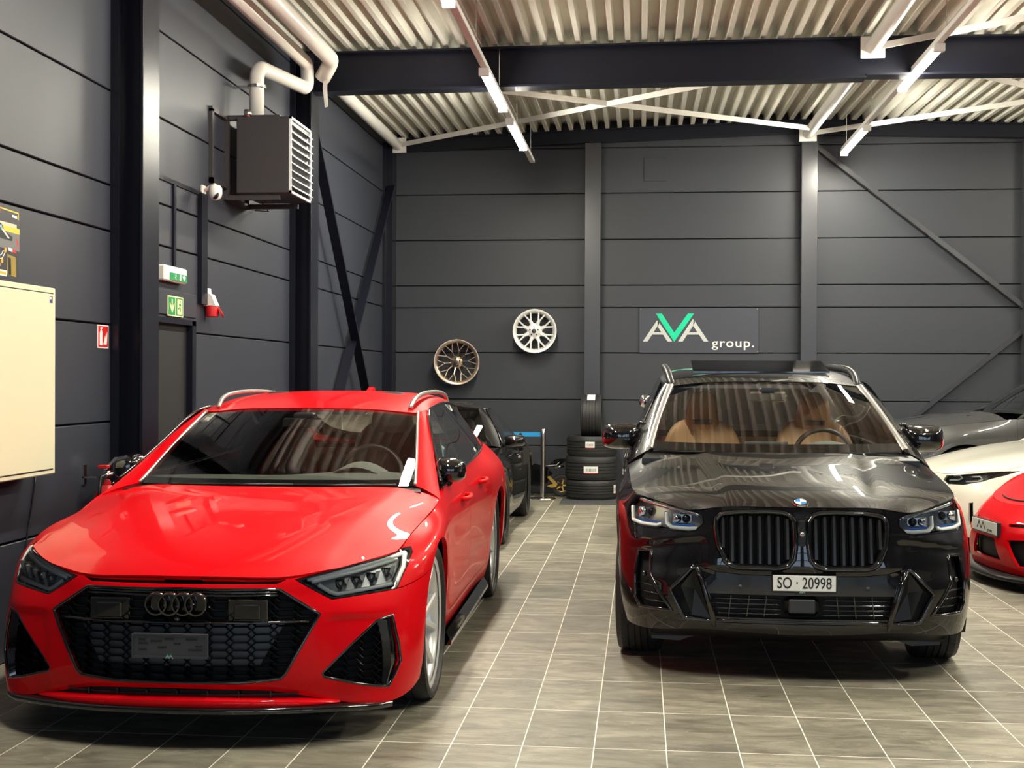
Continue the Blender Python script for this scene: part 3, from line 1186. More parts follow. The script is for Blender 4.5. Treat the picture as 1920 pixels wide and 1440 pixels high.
def emit(name, data, mat, parent, mode='pair'):
    """mode join: both halves in one mesh; pair: two objects; single: only this side"""
    if len(data[0]) == 0:
        return []
    if mode == 'join':
        return [put(name, joined(data, mirrored(data)), mat, parent)]
    out = [put(name, data, mat, parent)]
    if mode == 'pair':
        out.append(put(name, mirrored(data), mat, parent))
    return out


def mpair(name, mb, mat, parent, **kw):
    """build a part and its mirror image"""
    a = mb.build(name, mat, parent, **kw)
    m2 = MB()
    m2.v = [(-x, y, z) for x, y, z in mb.v]
    m2.f = [f[::-1] for f in mb.f]
    b = m2.build(name, mat, parent, **kw)
    return a, b


def arch_poly(cy, cz, R, n=26, down=-.2):
    P = [(cy + R * math.cos(math.pi * k / n), cz + R * math.sin(math.pi * k / n)) for k in range(n + 1)]
    return P + [(cy - R, down), (cy + R, down)]


def arch_liner(parent, cy, cz, R, x0, x1):
    mb = MB()
    n = 22
    V = np.zeros((2, n + 1, 3))
    for k in range(n + 1):
        th = math.pi * (-.12 + 1.24 * k / n)
        for i, x in enumerate((x0, x1)):
            V[i, k] = (x, cy + R * math.cos(th), cz + R * math.sin(th))
    mb.grid(V)
    mb.add([(x0, cy + R * math.cos(math.pi * (-.12 + 1.24 * k / n)), cz + R * math.sin(math.pi * (-.12 + 1.24 * k / n))) for k in range(n + 1)], [tuple(range(n + 1))])
    mpair('wheel_arch', mb, 'black_matte', parent, smooth=False)


def tyre_profile(R, W, rimR):
    s = R - rimR
    h = W / 2
    return [(rimR - .004, -h * .80), (rimR + .01, -h * .86), (rimR + s * .35, -h * .98), (rimR + s * .62, -h), (rimR + s * .86, -h * .95), (R - .008, -h * .84), (R, -h * .72),
            (R + .0015, -h * .46), (R - .007, -h * .45), (R - .007, -h * .40), (R + .002, -h * .39), (R + .003, -h * .16), (R - .007, -h * .155), (R - .007, -h * .10), (R + .003, -h * .095),
            (R + .003, h * .095), (R - .007, h * .10), (R - .007, h * .155), (R + .003, h * .16), (R + .002, h * .39), (R - .007, h * .40), (R - .007, h * .45), (R + .0015, h * .46),
            (R, h * .72), (R - .008, h * .84), (rimR + s * .86, h * .95), (rimR + s * .62, h), (rimR + s * .35, h * .98), (rimR + .01, h * .86), (rimR - .004, h * .80)]


def tread_blocks(mb, R, W, n=64):
    """cross grooves on the shoulders as thin raised lugs"""
    h = W / 2
    for k in range(n):
        th = 2 * math.pi * k / n
        for s in (-1, 1):
            vs = []
            for (dx, r) in ((.50, R + .003), (.74, R + .0015), (.88, R - .014)):
                for dt in (-.42, .30):
                    t = th + dt * 2 * math.pi / n + .1 * dx
                    vs.append((s * h * dx, r * math.cos(t), r * math.sin(t)))
            mb.add([(x, y, z) for x, y, z in vs] , [(0, 1, 3, 2), (2, 3, 5, 4)])
    return mb


_wheel_cache = {}


def wheel(parent, x, y, R, W, rimR, style, rim_mat, side, steer=0.0, tread=False):
    """wheel with tyre, rim, spokes and brake; axis along x; side=+1 outer face towards +x"""
    key = (R, W, rimR, style, rim_mat, tread)
    if key not in _wheel_cache:
        meshes = {}
        mb = MB().lathe([(a, b) for a, b in tyre_profile(R, W, rimR)], (0, 0, 0), 'x', 64)
        if tread:
            tread_blocks(mb, R, W)
        o = mb.build('t', 'rubber', angle=35)
        meshes['tyre'] = o.data
        bpy.data.objects.remove(o)
        h = W / 2
        rp = [(rimR - .01, -h * .8), (rimR + .008, -h * .83), (rimR + .008, -h * .76), (rimR - .03, -h * .66), (rimR - .05, 0), (rimR - .045, h * .5), (rimR - .028, h * .74), (rimR - .012, h * .80), (rimR + .008, h * .80), (rimR + .008, h * .86), (rimR - .006, h * .865), (rimR - .02, h * .82)]
        o = MB().lathe(rp, (0, 0, 0), 'x', 56).build('r', rim_mat, angle=40)
        meshes['rim'] = o.data
        bpy.data.objects.remove(o)
        mb = MB()
        xo = h * .72
        if style == 'Y5':
            sp = [(k * 2 * math.pi / 5, d) for k in range(5) for d in (-1, 1)]
            for th, d in sp:
                _spoke(mb, th + d * .10, th + d * .30, .05, rimR - .016, .045, .034, xo - .03, xo, .045)
        elif style == 'Y7':
            for k in range(7):
                th = k * 2 * math.pi / 7
                for d in (-1, 1):
                    _spoke(mb, th, th + d * .17, rimR * .45, rimR - .012, .022, .020, xo - .012, xo - .005, .03)
                _spoke(mb, th, th, .04, rimR * .50, .055, .036, xo - .02, xo - .012, .035)
        elif style == 'Y8':
            for k in range(8):
                th = k * 2 * math.pi / 8 + .2
                for d in (-1, 1):
                    _spoke(mb, th + d * .03, th + d * .19, rimR * .50, rimR - .012, .024, .022, xo - .010, xo - .004, .03)
                _spoke(mb, th, th, .05, rimR * .56, .062, .040, xo - .016, xo - .010, .035)
            mb.lathe([(0, xo), (.05, xo - .002), (.075, xo - .008), (.10, xo - .018), (.10, xo - .06)], (0, 0, 0), 'x', 28)
        elif style == 'mesh10':
            for k in range(10):
                th = k * 2 * math.pi / 10
                for d in (-1, 1):
                    _spoke(mb, th, th + d * .21, rimR * .52, rimR - .012, .013, .012, xo - .012, xo, .02)
                    _spoke(mb, th + d * .10, th, .05, rimR * .54, .013, .014, xo - .05, xo - .012, .02)
        else:
            for k in range(10):
                th = k * 2 * math.pi / 10
                _spoke(mb, th, th, .05, rimR - .014, .045, .028, xo - .03, xo, .035)
        mb.lathe([(0, xo - .022), (.03, xo - .020), (.055, xo - .03), (.08, xo - .045), (.09, xo - .08), (.0, xo - .08)], (0, 0, 0), 'x', 24)
        o = mb.build('s', rim_mat, angle=35)
        meshes['spokes'] = o.data
        bpy.data.objects.remove(o)
        o = MB().lathe([(.08, xo - .10), (rimR * .76, xo - .10), (rimR * .77, xo - .115), (rimR * .76, xo - .13), (.08, xo - .13)], (0, 0, 0), 'x', 40).build('d', 'steel', angle=35)
        meshes['brake_disc'] = o.data
        bpy.data.objects.remove(o)
        _wheel_cache[key] = meshes
    meshes = _wheel_cache[key]
    rot = (0, 0, steer + (math.pi if side < 0 else 0))
    tyre = link_mesh('tyre', meshes['tyre'], None, parent, loc=(x, y, R), rot=rot)
    rim = link_mesh('rim', meshes['rim'], None, parent, loc=(x, y, R), rot=rot)
    for nm in ('spokes', 'brake_disc'):
        o = link_mesh(nm, meshes[nm], None, rim)
    return tyre


def _spoke(mb, th0, th1, r0, r1, w0, w1, x0, x1, depth):
    """tapering spoke in the y-z plane"""
    a = Vector((0, math.cos(th0), math.sin(th0))) * r0
    b = Vector((0, math.cos(th1), math.sin(th1))) * r1
    d = (b - a).normalized()
    n = Vector((1, 0, 0)).cross(d)
    a.x, b.x = x0, x1
    vs = []
    for p, wd in ((a, w0), (b, w1)):
        vs += [p - n * wd / 2 - Vector((.004, 0, 0)), p - n * wd * .28 + Vector((.004, 0, 0)), p + n * wd * .28 + Vector((.004, 0, 0)), p + n * wd / 2 - Vector((.004, 0, 0)), p + n * wd * .4 - Vector((depth, 0, 0)), p - n * wd * .4 - Vector((depth, 0, 0))]
    mb.add(vs, [(i, (i + 1) % 6, 6 + (i + 1) % 6, 6 + i) for i in range(6)] + [(5, 4, 3, 2, 1, 0), (6, 7, 8, 9, 10, 11)])


def mirror_shell(parent, cx, cy, cz, wx, wy, wz, mat='black_gloss', arm=None, name='door_mirror', both=True, taper=.75):
    """wing mirror: rounded cap, glass on its back, arm to the door"""
    nu, nv = 14, 20
    V = np.zeros((nu + 1, nv, 3))
    for i in range(nu + 1):
        ph = math.pi / 2 * i / nu
        for j in range(nv):
            th = 2 * math.pi * j / nv
            ct, st = math.cos(th), math.sin(th)
            e = .5
            sx = math.copysign(abs(ct) ** e, ct)
            sz = math.copysign(abs(st) ** e, st)
            r = math.sin(ph) ** .75
            zz = sz * r * (1.0 if sx < 0 else 1.0 - (1 - taper) * sx * .8)
            V[i, j] = (cx + wx / 2 * sx * r, cy - wy * math.cos(ph) ** .8, cz + wz / 2 * zz + .1 * wz * (0 if sz > 0 else -sx * r * .0))
    V = np.concatenate([V, V[:, :1]], axis=1)
    bm = grid_bm(V)
    bmesh.ops.remove_doubles(bm, verts=bm.verts[:], dist=1e-4)
    bmesh.ops.recalc_face_normals(bm, faces=bm.faces[:])
    d = part_data(bm, {0})
    bm.free()
    outs = []
    for s in ((1, -1) if both else (1,)):
        dd = d if s > 0 else mirrored(d)
        cap = put(name, dd, mat, parent)
        mb = MB().prism([(cx + wx * .47 * math.copysign(abs(math.cos(t)) ** .62, math.cos(t)), cz + wz * .46 * math.copysign(abs(math.sin(t)) ** .62, math.sin(t))) for t in [2 * math.pi * k / 20 for k in range(20)]],
                        lambda a, b, q: (s * a, q, b), cy - .004, cy + .004)
        mb.build('mirror_glass', 'chrome', cap)
        if arm:
            mb = MB().tube([(s * p[0], p[1], p[2]) for p in arm[0]], arm[1], 10)
            mb.build('mirror_arm', 'black_satin', cap, smooth=True)
        outs.append(cap)
    return outs


def seat(parent, x, y, z, mat, trim='black_satin', w=.52, h=.72, head=True, name='seat', hw=.56):
    """front seat: cushion, winged backrest, head restraint; the seat faces -y"""
    def rounded(w_, d_, h_, fn, e=.45):
        nu, nv = 14, 24
        V = np.zeros((nu + 1, nv + 1, 3))
        for i in range(nu + 1):
            ph = math.pi * i / nu
            for j in range(nv + 1):
                th = 2 * math.pi * j / nv
                c, s = math.cos(th), math.sin(th)
                r = max(math.sin(ph), 0) ** e
                V[i, j] = fn(w_ / 2 * math.copysign(abs(c) ** e, c) * r, d_ / 2 * math.copysign(abs(s) ** e, s) * r, -h_ / 2 * math.copysign(abs(math.cos(ph)) ** e, math.cos(ph)))
        return MB().grid(V)

    def back(a, b, c):
        t = (c + h / 2) / h
        wr = 1.0 - .42 * max(0, t - .62) ** 1.2 * 1.6
        return (x + a * wr, y + .12 + t * .16 + b - .05 * abs(a / (w / 2)) ** 2 * .6, z + .12 + c + h / 2)

    bk = rounded(w, .16, h, back).build('backrest', mat, parent, smooth=True)
    rounded(w, .55, .18, lambda a, b, c: (x + a, y - .18 + b, z + c + .1)).build('cushion', mat, parent, smooth=True)
    if head:
        zt = z + .12 + h
        rounded(w * hw, .13, .28, lambda a, b, c: (x + a * (1 - .28 * (c + .14) / .28), y + .24 + b, zt + .05 + c), .55).build('head_restraint', mat, parent, smooth=True)
        MB().cbox(x - .07, x + .07, y + .168, y + .186, zt - .035, zt + .0, .004).build('head_restraint_slot', 'black_satin', parent)
    return bk


def steering(parent, x, y, z, r=.18, mat='black_satin', tilt=.35):
    pts = [(x + r * math.cos(t), y + r * math.sin(t) * math.sin(tilt), z + r * math.sin(t) * math.cos(tilt)) for t in [2 * math.pi * k / 32 for k in range(32)]]
    mb = MB().tube(pts, .016, 10, closed=True)
    mb.bar((x - r, y, z), (x + r, y, z), .03, .05).bar((x, y, z), (x, y - r * math.sin(tilt), z - r * math.cos(tilt)), .04, .03)
    return mb.build('steering_wheel', mat, parent, smooth=True)


def ruled(A, B, n, bulge=(0, 0, 0)):
    """grid between two sampled curves with a soft bulge in the middle"""
    A, B = np.asarray(A, float), np.asarray(B, float)
    V = np.zeros((n + 1, len(A), 3))
    for i in range(n + 1):
        t = i / n
        V[i] = A * (1 - t) + B * t + np.array(bulge) * (4 * t * (1 - t))
    return V


def hexgrid(poly, pitch_x, pitch_z, surf_y, bar_w, depth, cond=None, x_off=0.0, z_off=0.0, flat=.62):
    """elongated honeycomb bars inside a polygon of the front view"""
    mb = MB()
    xs = [p[0] for p in poly]
    zs = [p[1] for p in poly]
    hx, hz = pitch_x / 2, pitch_z / 2
    i0, i1 = int(min(xs) / pitch_x) - 2, int(max(xs) / pitch_x) + 2
    j0, j1 = int(min(zs) / pitch_z) - 2, int(max(zs) / pitch_z) + 2
    for i in range(i0, i1 + 1):
        for j in range(j0, j1 + 1):
            cx, cz = i * pitch_x + x_off, j * pitch_z + z_off
            h = [(cx - hx, cz), (cx - hx * flat, cz + hz * .94), (cx + hx * flat, cz + hz * .94), (cx + hx, cz), (cx + hx * flat, cz - hz * .94), (cx - hx * flat, cz - hz * .94)]
            for k in range(6):
                a, b = h[k], h[(k + 1) % 6]
                m = ((a[0] + b[0]) / 2, (a[1] + b[1]) / 2)
                if not inside(poly, *m):
                    continue
                ya, yb = surf_y(*a), surf_y(*b)
                if ya is None or yb is None:
                    continue
                d = math.hypot(b[0] - a[0], b[1] - a[1])
                n = (-(b[1] - a[1]) / d * bar_w / 2, (b[0] - a[0]) / d * bar_w / 2)
                mb.add([(a[0] + n[0], ya, a[1] + n[1]), (b[0] + n[0], yb, b[1] + n[1]), (b[0] - n[0], yb, b[1] - n[1]), (a[0] - n[0], ya, a[1] - n[1]),
                        (a[0] + n[0], ya + depth, a[1] + n[1]), (b[0] + n[0], yb + depth, b[1] + n[1]), (b[0] - n[0], yb + depth, b[1] - n[1]), (a[0] - n[0], ya + depth, a[1] - n[1]), (a[0], ya - bar_w * 1.1, a[1]), (b[0], yb - bar_w * 1.1, b[1])],
                       [(0, 1, 9, 8), (8, 9, 2, 3), (0, 4, 5, 1), (3, 2, 6, 7)])
    return mb


def inset_poly(poly, d):
    """shrink a polygon by d (any orientation)"""
    n = len(poly)
    A = sum(poly[i][0] * poly[(i + 1) % n][1] - poly[(i + 1) % n][0] * poly[i][1] for i in range(n))
    s = 1 if A > 0 else -1
    out = []
    for i in range(n):
        p0, p, p1 = poly[i - 1], poly[i], poly[(i + 1) % n]
        e0 = Vector((p[0] - p0[0], p[1] - p0[1])).normalized()
        e1 = Vector((p1[0] - p[0], p1[1] - p[1])).normalized()
        n0, n1 = Vector((-e0.y, e0.x)) * s, Vector((-e1.y, e1.x)) * s
        b = n0 + n1
        l = b.length
        b = b / l if l > 1e-6 else n0
        k = d / max(.35, b.dot(n0))
        out.append((p[0] + b.x * k, p[1] + b.y * k))
    return out


AVA_V = [(-.28, .5), (-.20, .5), (0, .02), (.20, .5), (.28, .5), (0, -.25)]


def ava_mark(parent, fn, s, d0, d1):
    mb = MB().prism([(a * s, b * s) for a, b in AVA_V], fn, d0, d1)
    mb.build('logo_v', 'sign_green', parent)
    mb = MB()
    for c in (-.33, .33):
        mb.prism([((c + a) * s, b * s) for a, b in ((-.3, -.25), (0, .32), (.0, .15), (-.2, -.25))], fn, d0, d1)
        mb.prism([((c + a) * s, b * s) for a, b in ((.3, -.25), (0, .32), (.0, .15), (.2, -.25))], fn, d0, d1)
    mb.build('logo_a', 'sign_grey', parent)
# ================================================================== red estate car
def build_red_estate():
    car = thing('estate_car', 'bright red sports estate car with black honeycomb grille and silver wheels', 'car', (-.843, -1.05, 0), .016)
    PAINT = 'red_paint'
    # side-and-bumper belt: rows bottom to top, columns front centre -> side -> rear centre
    rows = [
        [(0, -.925, .242), (.2, -.917, .240), (.4, -.885, .230), (.55, -.835, .198), (.69, -.785, .165), (.79, -.735, .150), (.868, -.655, .150), (.918, -.53, .165), (.938, -.40, .19), (.93, 0, .2), (.905, .45, .2), (.90, .8, .2), (.90, 1.5, .2), (.905, 2.2, .2), (.92, 2.5, .2), (.93, 2.93, .2), (.93, 3.4, .22), (.85, 3.8, .25), (.6, 4.0, .27), (0, 4.03, .27)],
        [(0, -.945, .29), (.2, -.937, .29), (.4, -.905, .285), (.55, -.852, .272), (.69, -.802, .258), (.80, -.742, .25), (.884, -.648, .256), (.936, -.52, .27), (.955, -.39, .29), (.962, 0, .32), (.935, .45, .30), (.928, .8, .30), (.928, 1.5, .30), (.935, 2.2, .3), (.95, 2.5, .31), (.968, 2.93, .33), (.96, 3.4, .35), (.89, 3.82, .38), (.62, 4.05, .4), (0, 4.08, .4)],
        [(0, -.95, .41), (.2, -.942, .41), (.4, -.91, .408), (.55, -.855, .402), (.69, -.798, .395), (.81, -.728, .39), (.893, -.625, .395), (.944, -.50, .41), (.964, -.38, .43), (.975, 0, .48), (.947, .45, .43), (.938, .8, .43), (.938, 1.5, .43), (.945, 2.2, .43), (.962, 2.5, .44), (.98, 2.93, .48), (.972, 3.4, .48), (.90, 3.84, .52), (.63, 4.07, .54), (0, 4.10, .54)],
        [(0, -.942, .54), (.2, -.934, .54), (.4, -.898, .54), (.56, -.838, .54), (.70, -.768, .535), (.82, -.69, .527), (.895, -.585, .527), (.944, -.47, .53), (.967, -.36, .55), (.985, 0, .62), (.955, .45, .56), (.945, .8, .56), (.945, 1.5, .56), (.952, 2.2, .56), (.972, 2.5, .58), (.992, 2.93, .63), (.982, 3.4, .62), (.905, 3.85, .66), (.63, 4.07, .68), (0, 4.10, .68)],
        [(0, -.915, .625), (.2, -.908, .625), (.4, -.875, .622), (.56, -.812, .618), (.70, -.728, .618), (.815, -.64, .622), (.887, -.545, .632), (.936, -.44, .648), (.962, -.34, .672), (.986, 0, .745), (.956, .45, .70), (.946, .8, .70), (.946, 1.5, .70), (.953, 2.2, .71), (.974, 2.5, .73), (.994, 2.93, .78), (.983, 3.4, .77), (.90, 3.84, .80), (.62, 4.05, .82), (0, 4.08, .82)],
        [(0, -.892, .668), (.2, -.887, .668), (.4, -.860, .664), (.555, -.800, .668), (.695, -.698, .680), (.808, -.598, .694), (.872, -.50, .706), (.914, -.41, .722), (.938, -.305, .748), (.955, .01, .812), (.948, .45, .81), (.937, .8, .83), (.935, 1.5, .845), (.940, 2.2, .865), (.955, 2.5, .885), (.962, 2.93, .915), (.945, 3.4, .91), (.86, 3.80, .93), (.58, 4.0, .95), (0, 4.03, .95)],
        [(0, -.872, .695), (.2, -.868, .695), (.4, -.845, .693), (.55, -.785, .708), (.69, -.675, .735), (.795, -.558, .755), (.846, -.46, .765), (.855, -.36, .782), (.860, -.25, .803), (.878, .05, .842), (.908, .40, .905), (.893, .8, .975), (.888, 1.5, .995), (.880, 2.2, 1.015), (.872, 2.5, 1.025), (.855, 2.93, 1.04), (.815, 3.4, 1.05), (.74, 3.72, 1.05), (.5, 3.90, 1.05), (0, 3.93, 1.05)],
    ]
    NETS['estate_rows'] = rows
    subc = [12, 12, 10, 10, 9, 7, 6, 6, 10, 12, 8, 12, 12, 7, 9, 9, 8, 6, 6]
    V = surf(rows, [6, 7, 8, 6, 5, 5], subc, smooth=1)
    X_, Z_ = V[:, :, 0], V[:, :, 2]
    V[:, :, 1] += np.where(V[:, :, 1] < -.3, 1, 0) * .013 * sstep(.535, .518, Z_) * sstep(.57, .65, X_) * (1 - sstep(.83, .90, X_)) * sstep(.14, .22, Z_)
    bm = grid_bm(V, (12, 4, np.array([0, -1, 0])))
    tree = bvh(bm)

    def hy(x, z, off=0.0):
        r = tree.ray_cast(Vector((x, -4, z)), Vector((0, 1, 0)))
        return None if r[0] is None else r[0].y + off

    def sx(y, z, off=0.0):
        r = tree.ray_cast(Vector((4, y, z)), Vector((-1, 0, 0)))
        return None if r[0] is None else r[0].x + off

    side = lambda c: c.x > .62 and c.y > -.56
    front = lambda c: c.y < -.25
    cut(bm, arch_poly(0, .365, .405), (1, 2), lambda c: c.x > .62 and -.6 < c.y < .6, 99)
    cut(bm, arch_poly(2.93, .365, .410), (1, 2), lambda c: c.x > .62 and c.y > 2, 99)
    # dark inner shell behind all openings
    inner = part_data(bm, {0})
    inner = (inner[0] - inner[1] * .075, inner[1], inner[2])
    put('inner_shell', joined(inner, mirrored(inner)), 'black_matte', car)
    G = [(-.02, .660), (.414, .652), (.578, .546), (.448, .305), (.428, .286), (.27, .271), (-.02, .268)]
    HL = [(.474, .690), (.55, .707), (.69, .736), (.80, .7565), (.845, .772), (.885, .772), (.898, .752), (.892, .707), (.865, .620), (.741, .612), (.622, .602), (.585, .622)]
    IN = [(.855, .515), (.795, .500), (.70, .410), (.590, .300), (.597, .282), (.72, .245), (.845, .214), (.868, .26), (.890, .318), (.882, .39), (.870, .44)]
    SL = [(-.02, .697), (.436, .6905), (.40, .676), (-.02, .6745)]
    FG = [(p[0], p[1]) for p in inset_poly(G, .0)]
    cut(bm, G, (0, 2), front, 2)
    cut(bm, [(-.02, .514), (.44, .514), (.345, .345), (-.02, .335)], (0, 2), front, 12, only=2)
    cut(bm, HL, (0, 2), front, 3)
    cut(bm, inset_poly(HL, .009), (0, 2), front, 4, only=3)
    cut(bm, IN, (0, 2), front, 5)
    cut(bm, SL, (0, 2), front, 6)
    # shut lines: bumper / fender / doors / rear quarter
    cut(bm, [(-.60, .62), (-.555, .622), (-.30, .662), (-.2, .70), (-.2, -.2), (-1.2, -.2), (-1.2, .62)], (1, 2), lambda c: c.x > .86 and c.y < -.3, 1, only=0)
    lay = bm.faces.layers.int['pid']
    for f in bm.faces:
        if f[lay] == 0:
            c = f.calc_center_median()
            if c.x <= .862 and c.y < -.3 and c.z < .80:
                f[lay] = 1
    D1 = [(.60, .20), (.50, .42), (.47, .60), (.43, .80), (.42, .95), (.42, 1.2), (1.50, 1.2), (1.50, .62), (1.46, .30), (1.40, .20), (1.4, .17), (.6, .17)]
    D2 = [(1.50, 1.2), (2.62, 1.2), (2.62, 1.0), (2.56, .80), (2.48, .66), (2.40, .40), (2.36, .20), (2.3, .17), (1.4, .17), (1.40, .20), (1.46, .30), (1.50, .62)]
    cut(bm, D1, (1, 2), side, 7, only=0)
    cut(bm, D2, (1, 2), side, 8, only=0)
    cut(bm, [(.4, .30), (2.5, .30), (2.5, 0), (.4, 0)], (1, 2), side, 9)
    for f in bm.faces:
        if f[lay] == 0:
            c = f.calc_center_median()
            f[lay] = 10 if c.y < .64 else 11
    bm.normal_update()
    gp = .0018
    emit('front_bumper', shell(part_data(bm, {1}), .022, gp), PAINT, car, 'join')
    emit('fender', shell(part_data(bm, {10}), .022, gp), PAINT, car)
    emit('front_door', shell(part_data(bm, {7}), .02, gp), PAINT, car)
    emit('rear_door', shell(part_data(bm, {8}), .02, gp), PAINT, car)
    emit('sill', shell(part_data(bm, {9}), .02, gp), PAINT, car)
    emit('rear_quarter', shell(part_data(bm, {11}), .022, gp), PAINT, car, 'join')
    # black skirt under the sill
    mb = MB()
    A = np.array([(.93, y, .215) for y in np.linspace(.52, 2.40, 12)])
    mb.grid(np.array([A, A + [.03, 0, -.05], A + [.03, 0, -.07], A + [-.1, 0, -.075]]))
    mpair('side_skirt', mb, 'black_gloss', car)
    # grille back plate, rim and honeycomb
    g = part_data(bm, {12})
    pmat('grille_grey', (.045, .047, .055), .45)
    emit('grille_plate', (g[0] + np.array([0, .026, 0]), g[1], g[2]), 'grille_grey', car, 'join')
    g = part_data(bm, {2, 12})
    emit('grille_back', shell((g[0] + np.array([0, .055, 0]), g[1], g[2])), 'black_matte', car, 'join')
    gy = lambda x, z: (lambda q: None if q is None else q + .012)(hy(abs(x), z))
    full = FG[1:-1] + [(-a, b) for a, b in FG[1:-1]][::-1]
    gr = hexgrid(full, .0885, .0325, gy, .0058, .03).build('honeycomb_grille', 'black_gloss', car)
    gr['kind'] = 'stuff'
    rim_pts = [(a, hy(abs(a), b, -.001), b) for a, b in full]
    dense = []
    for p, q in zip(rim_pts, rim_pts[1:] + rim_pts[:1]):
        n = max(2, int(math.hypot(p[0] - q[0], p[2] - q[2]) / .03))
        for k in range(n):
            t = k / n
            x_, z_ = p[0] + (q[0] - p[0]) * t, p[2] + (q[2] - p[2]) * t
            yy = hy(abs(x_), z_, .004)
            dense.append((x_, yy if yy is not None else p[1], z_))
    MB().tube(dense, .0075, 8, closed=True).build('grille_frame', 'black_gloss', car, smooth=True)
    for zz in (.640, .628, .520):
        w_ = {.640: .405, .628: .41, .520: .535}[zz]
        MB().tube([(x_, hy(abs(x_), zz, .006), zz) for x_ in np.linspace(-w_, w_, 25)], .0055, 6).build('grille_bar', 'black_gloss', car, smooth=True)
    # four rings
    pmat('dark_chrome', (.16, .16, .17), .12, metal=1.0)
    yb = hy(0, .597) - .012
    em = MB()
    for k in range(4):
        cx = -.0 + (k - 1.5) * .057
        em.lathe([(.0375, -.006), (.0405, -.013), (.047, -.013), (.0505, -.006), (.0505, .006), (.0375, .006)], (cx, yb - .004 * (k % 2), .597), 'y', 40, True)
    em.build('emblem_rings', 'dark_chrome', car, angle=35)
    MB().cbox(-.12, .12, yb + .012, yb + .035, .56, .635, .006).build('emblem_mount', 'black_gloss', car)
    MB().lathe([(0, -.014), (.012, -.012), (.016, 0), (.016, .03)], (0, yb + .01, .535), 'y', 16).build('front_camera', 'black_gloss', car, smooth=True)
    # radar blocks
    for s in (-1, 1):
        y_ = hy(.29, .57)
        o = MB().cbox(s * .295 - .085, s * .295 + .085, y_ - .002, y_ + .03, .524, .616, .004).build('radar_frame', 'black_gloss', car)
        MB().cbox(s * .295 - .055, s * .295 + .055, y_ - .016, y_ + .01, .535, .598, .004).build('radar_sensor', 'black_gloss', o)
    # plate holder
    pl = bpy.data.objects.new('plate_holder', None)
    y_ = hy(.1, .43) - .022
    pmat('holder_grey', (.05, .052, .06), .5)
    ph = MB().cbox(-.178, .142, y_, y_ + .018, .378, .479, .004).build('plate_holder', 'holder_grey', car)
    bpy.data.objects.remove(pl)
    mb = MB().box(-.178, .142, y_ - .006, y_, .378, .388).box(-.178, -.172, y_ - .006, y_, .388, .479).box(.136, .142, y_ - .006, y_, .388, .479).box(-.172, .136, y_ - .004, y_, .473, .479)
    mb.build('holder_rim', 'holder_grey', ph)
    for (a, b, wd) in ((-.15, .455, .03), (-.15, .44, .04), (-.15, .415, .035), (-.1, .45, .05), (-.04, .458, .04), (.0, .44, .03), (.05, .458, .05), (.09, .43, .03), (.06, .415, .06), (-.07, .425, .04)):
        MB().cbox(a, a + wd, y_ - .002, y_ + .001, b - .004, b + .004, .001).build('holder_slot', 'black_matte', ph)
    ava_mark(ph, lambda a, b, d: (-.018 + a, d, .3845 + b), .026, y_ - .0075, y_ - .006)
    # intakes: back, honeycomb, blade
    g = part_data(bm, {5})
    emit('intake_back', (g[0] + np.array([-.02, .09, 0]), g[1], g[2]), 'black_matte', car)
    iy = lambda x, z: (lambda q: None if q is None else q + .03)(hy(abs(x), z))
    mb = hexgrid(IN, .062, .030, iy, .0042, .03, x_off=.02)
    for o in mpair('intake_mesh', mb, 'black_gloss', car):
        o['kind'] = 'stuff'
    dn = []
    for p, q in zip(IN, IN[1:] + IN[:1]):
        n = max(1, int(math.hypot(p[0] - q[0], p[1] - q[1]) / .03))
        for k in range(n):
            a, b = p[0] + (q[0] - p[0]) * k / n, p[1] + (q[1] - p[1]) * k / n
            yy = hy(a, b, .006)
            if yy is not None:
                dn.append((a, yy, b))
    mpair('intake_frame', MB().tube(dn, .007, 8, closed=True), 'black_gloss', car, smooth=True)
    mb = MB()
    P0, P1 = [(.795, .495), (.815, .41), (.822, .31), (.817, .228)], [(.835, .50), (.85, .41), (.858, .31), (.838, .22)]
    A = np.array([(a, hy(a, b) + .03, b) for a, b in P0])
    Bq = np.array([(a, hy(a, b) - .004, b) for a, b in P1])
    C2 = Bq + [.012, .03, 0]
    mb.grid(np.array([A, Bq, C2]))
    mpair('intake_blade', mb, 'black_gloss', car, angle=30)
    # bonnet slot
    g = part_data(bm, {6})
    emit('bonnet_slot', (g[0] + np.array([0, .03, 0]), g[1], g[2]), 'black_gloss', car, 'join')
    # headlights
    pmat('headlight_black', (.34, .35, .36), .3, metal=.6)
    pmat('drl_white', (.80, .82, .80), .25)
    pmat('reflector', (.55, .57, .58), .15, metal=.9)
    bez = shell(part_data(bm, {3}), .02, .0008)
    lens = part_data(bm, {4})
    hp = inset_poly(HL, .012)

    def on(x, z, off):
        yy = hy(x, z)
        return (x, (yy if yy is not None else -.55) + off, z)

    for s in (1, -1):
        fx = (lambda d: d) if s > 0 else mirrored
        hd = put('headlight', fx(bez), 'black_gloss', car)
        put('lens', fx(lens), 'lens', hd)
        put('reflector_bowl', fx((lens[0] + np.array([-.0, .05, 0]), lens[1], lens[2])), 'headlight_black', hd)

        def strip(pts, r, nm, mt, off):
            P = []
            for (a, b), (c, d) in zip(pts[:-1], pts[1:]):
                for k in range(6):
                    P.append((a + (c - a) * k / 6, b + (d - b) * k / 6))
            P.append(pts[-1])
            mb = MB().tube([(s * q[0], q[1], q[2]) for q in [on(a, b, off) for a, b in P]], r, 8)
            return mb.build(nm, mt, hd, smooth=True)

        strip([(.515, .687), (.60, .701), (.69, .719), (.80, .741), (.868, .752)], .0115, 'light_strip', 'drl_white', .022)
        strip([(.535, .675), (.62, .690), (.70, .703), (.78, .722), (.845, .735)], .0085, 'light_strip', 'drl_white', .018)
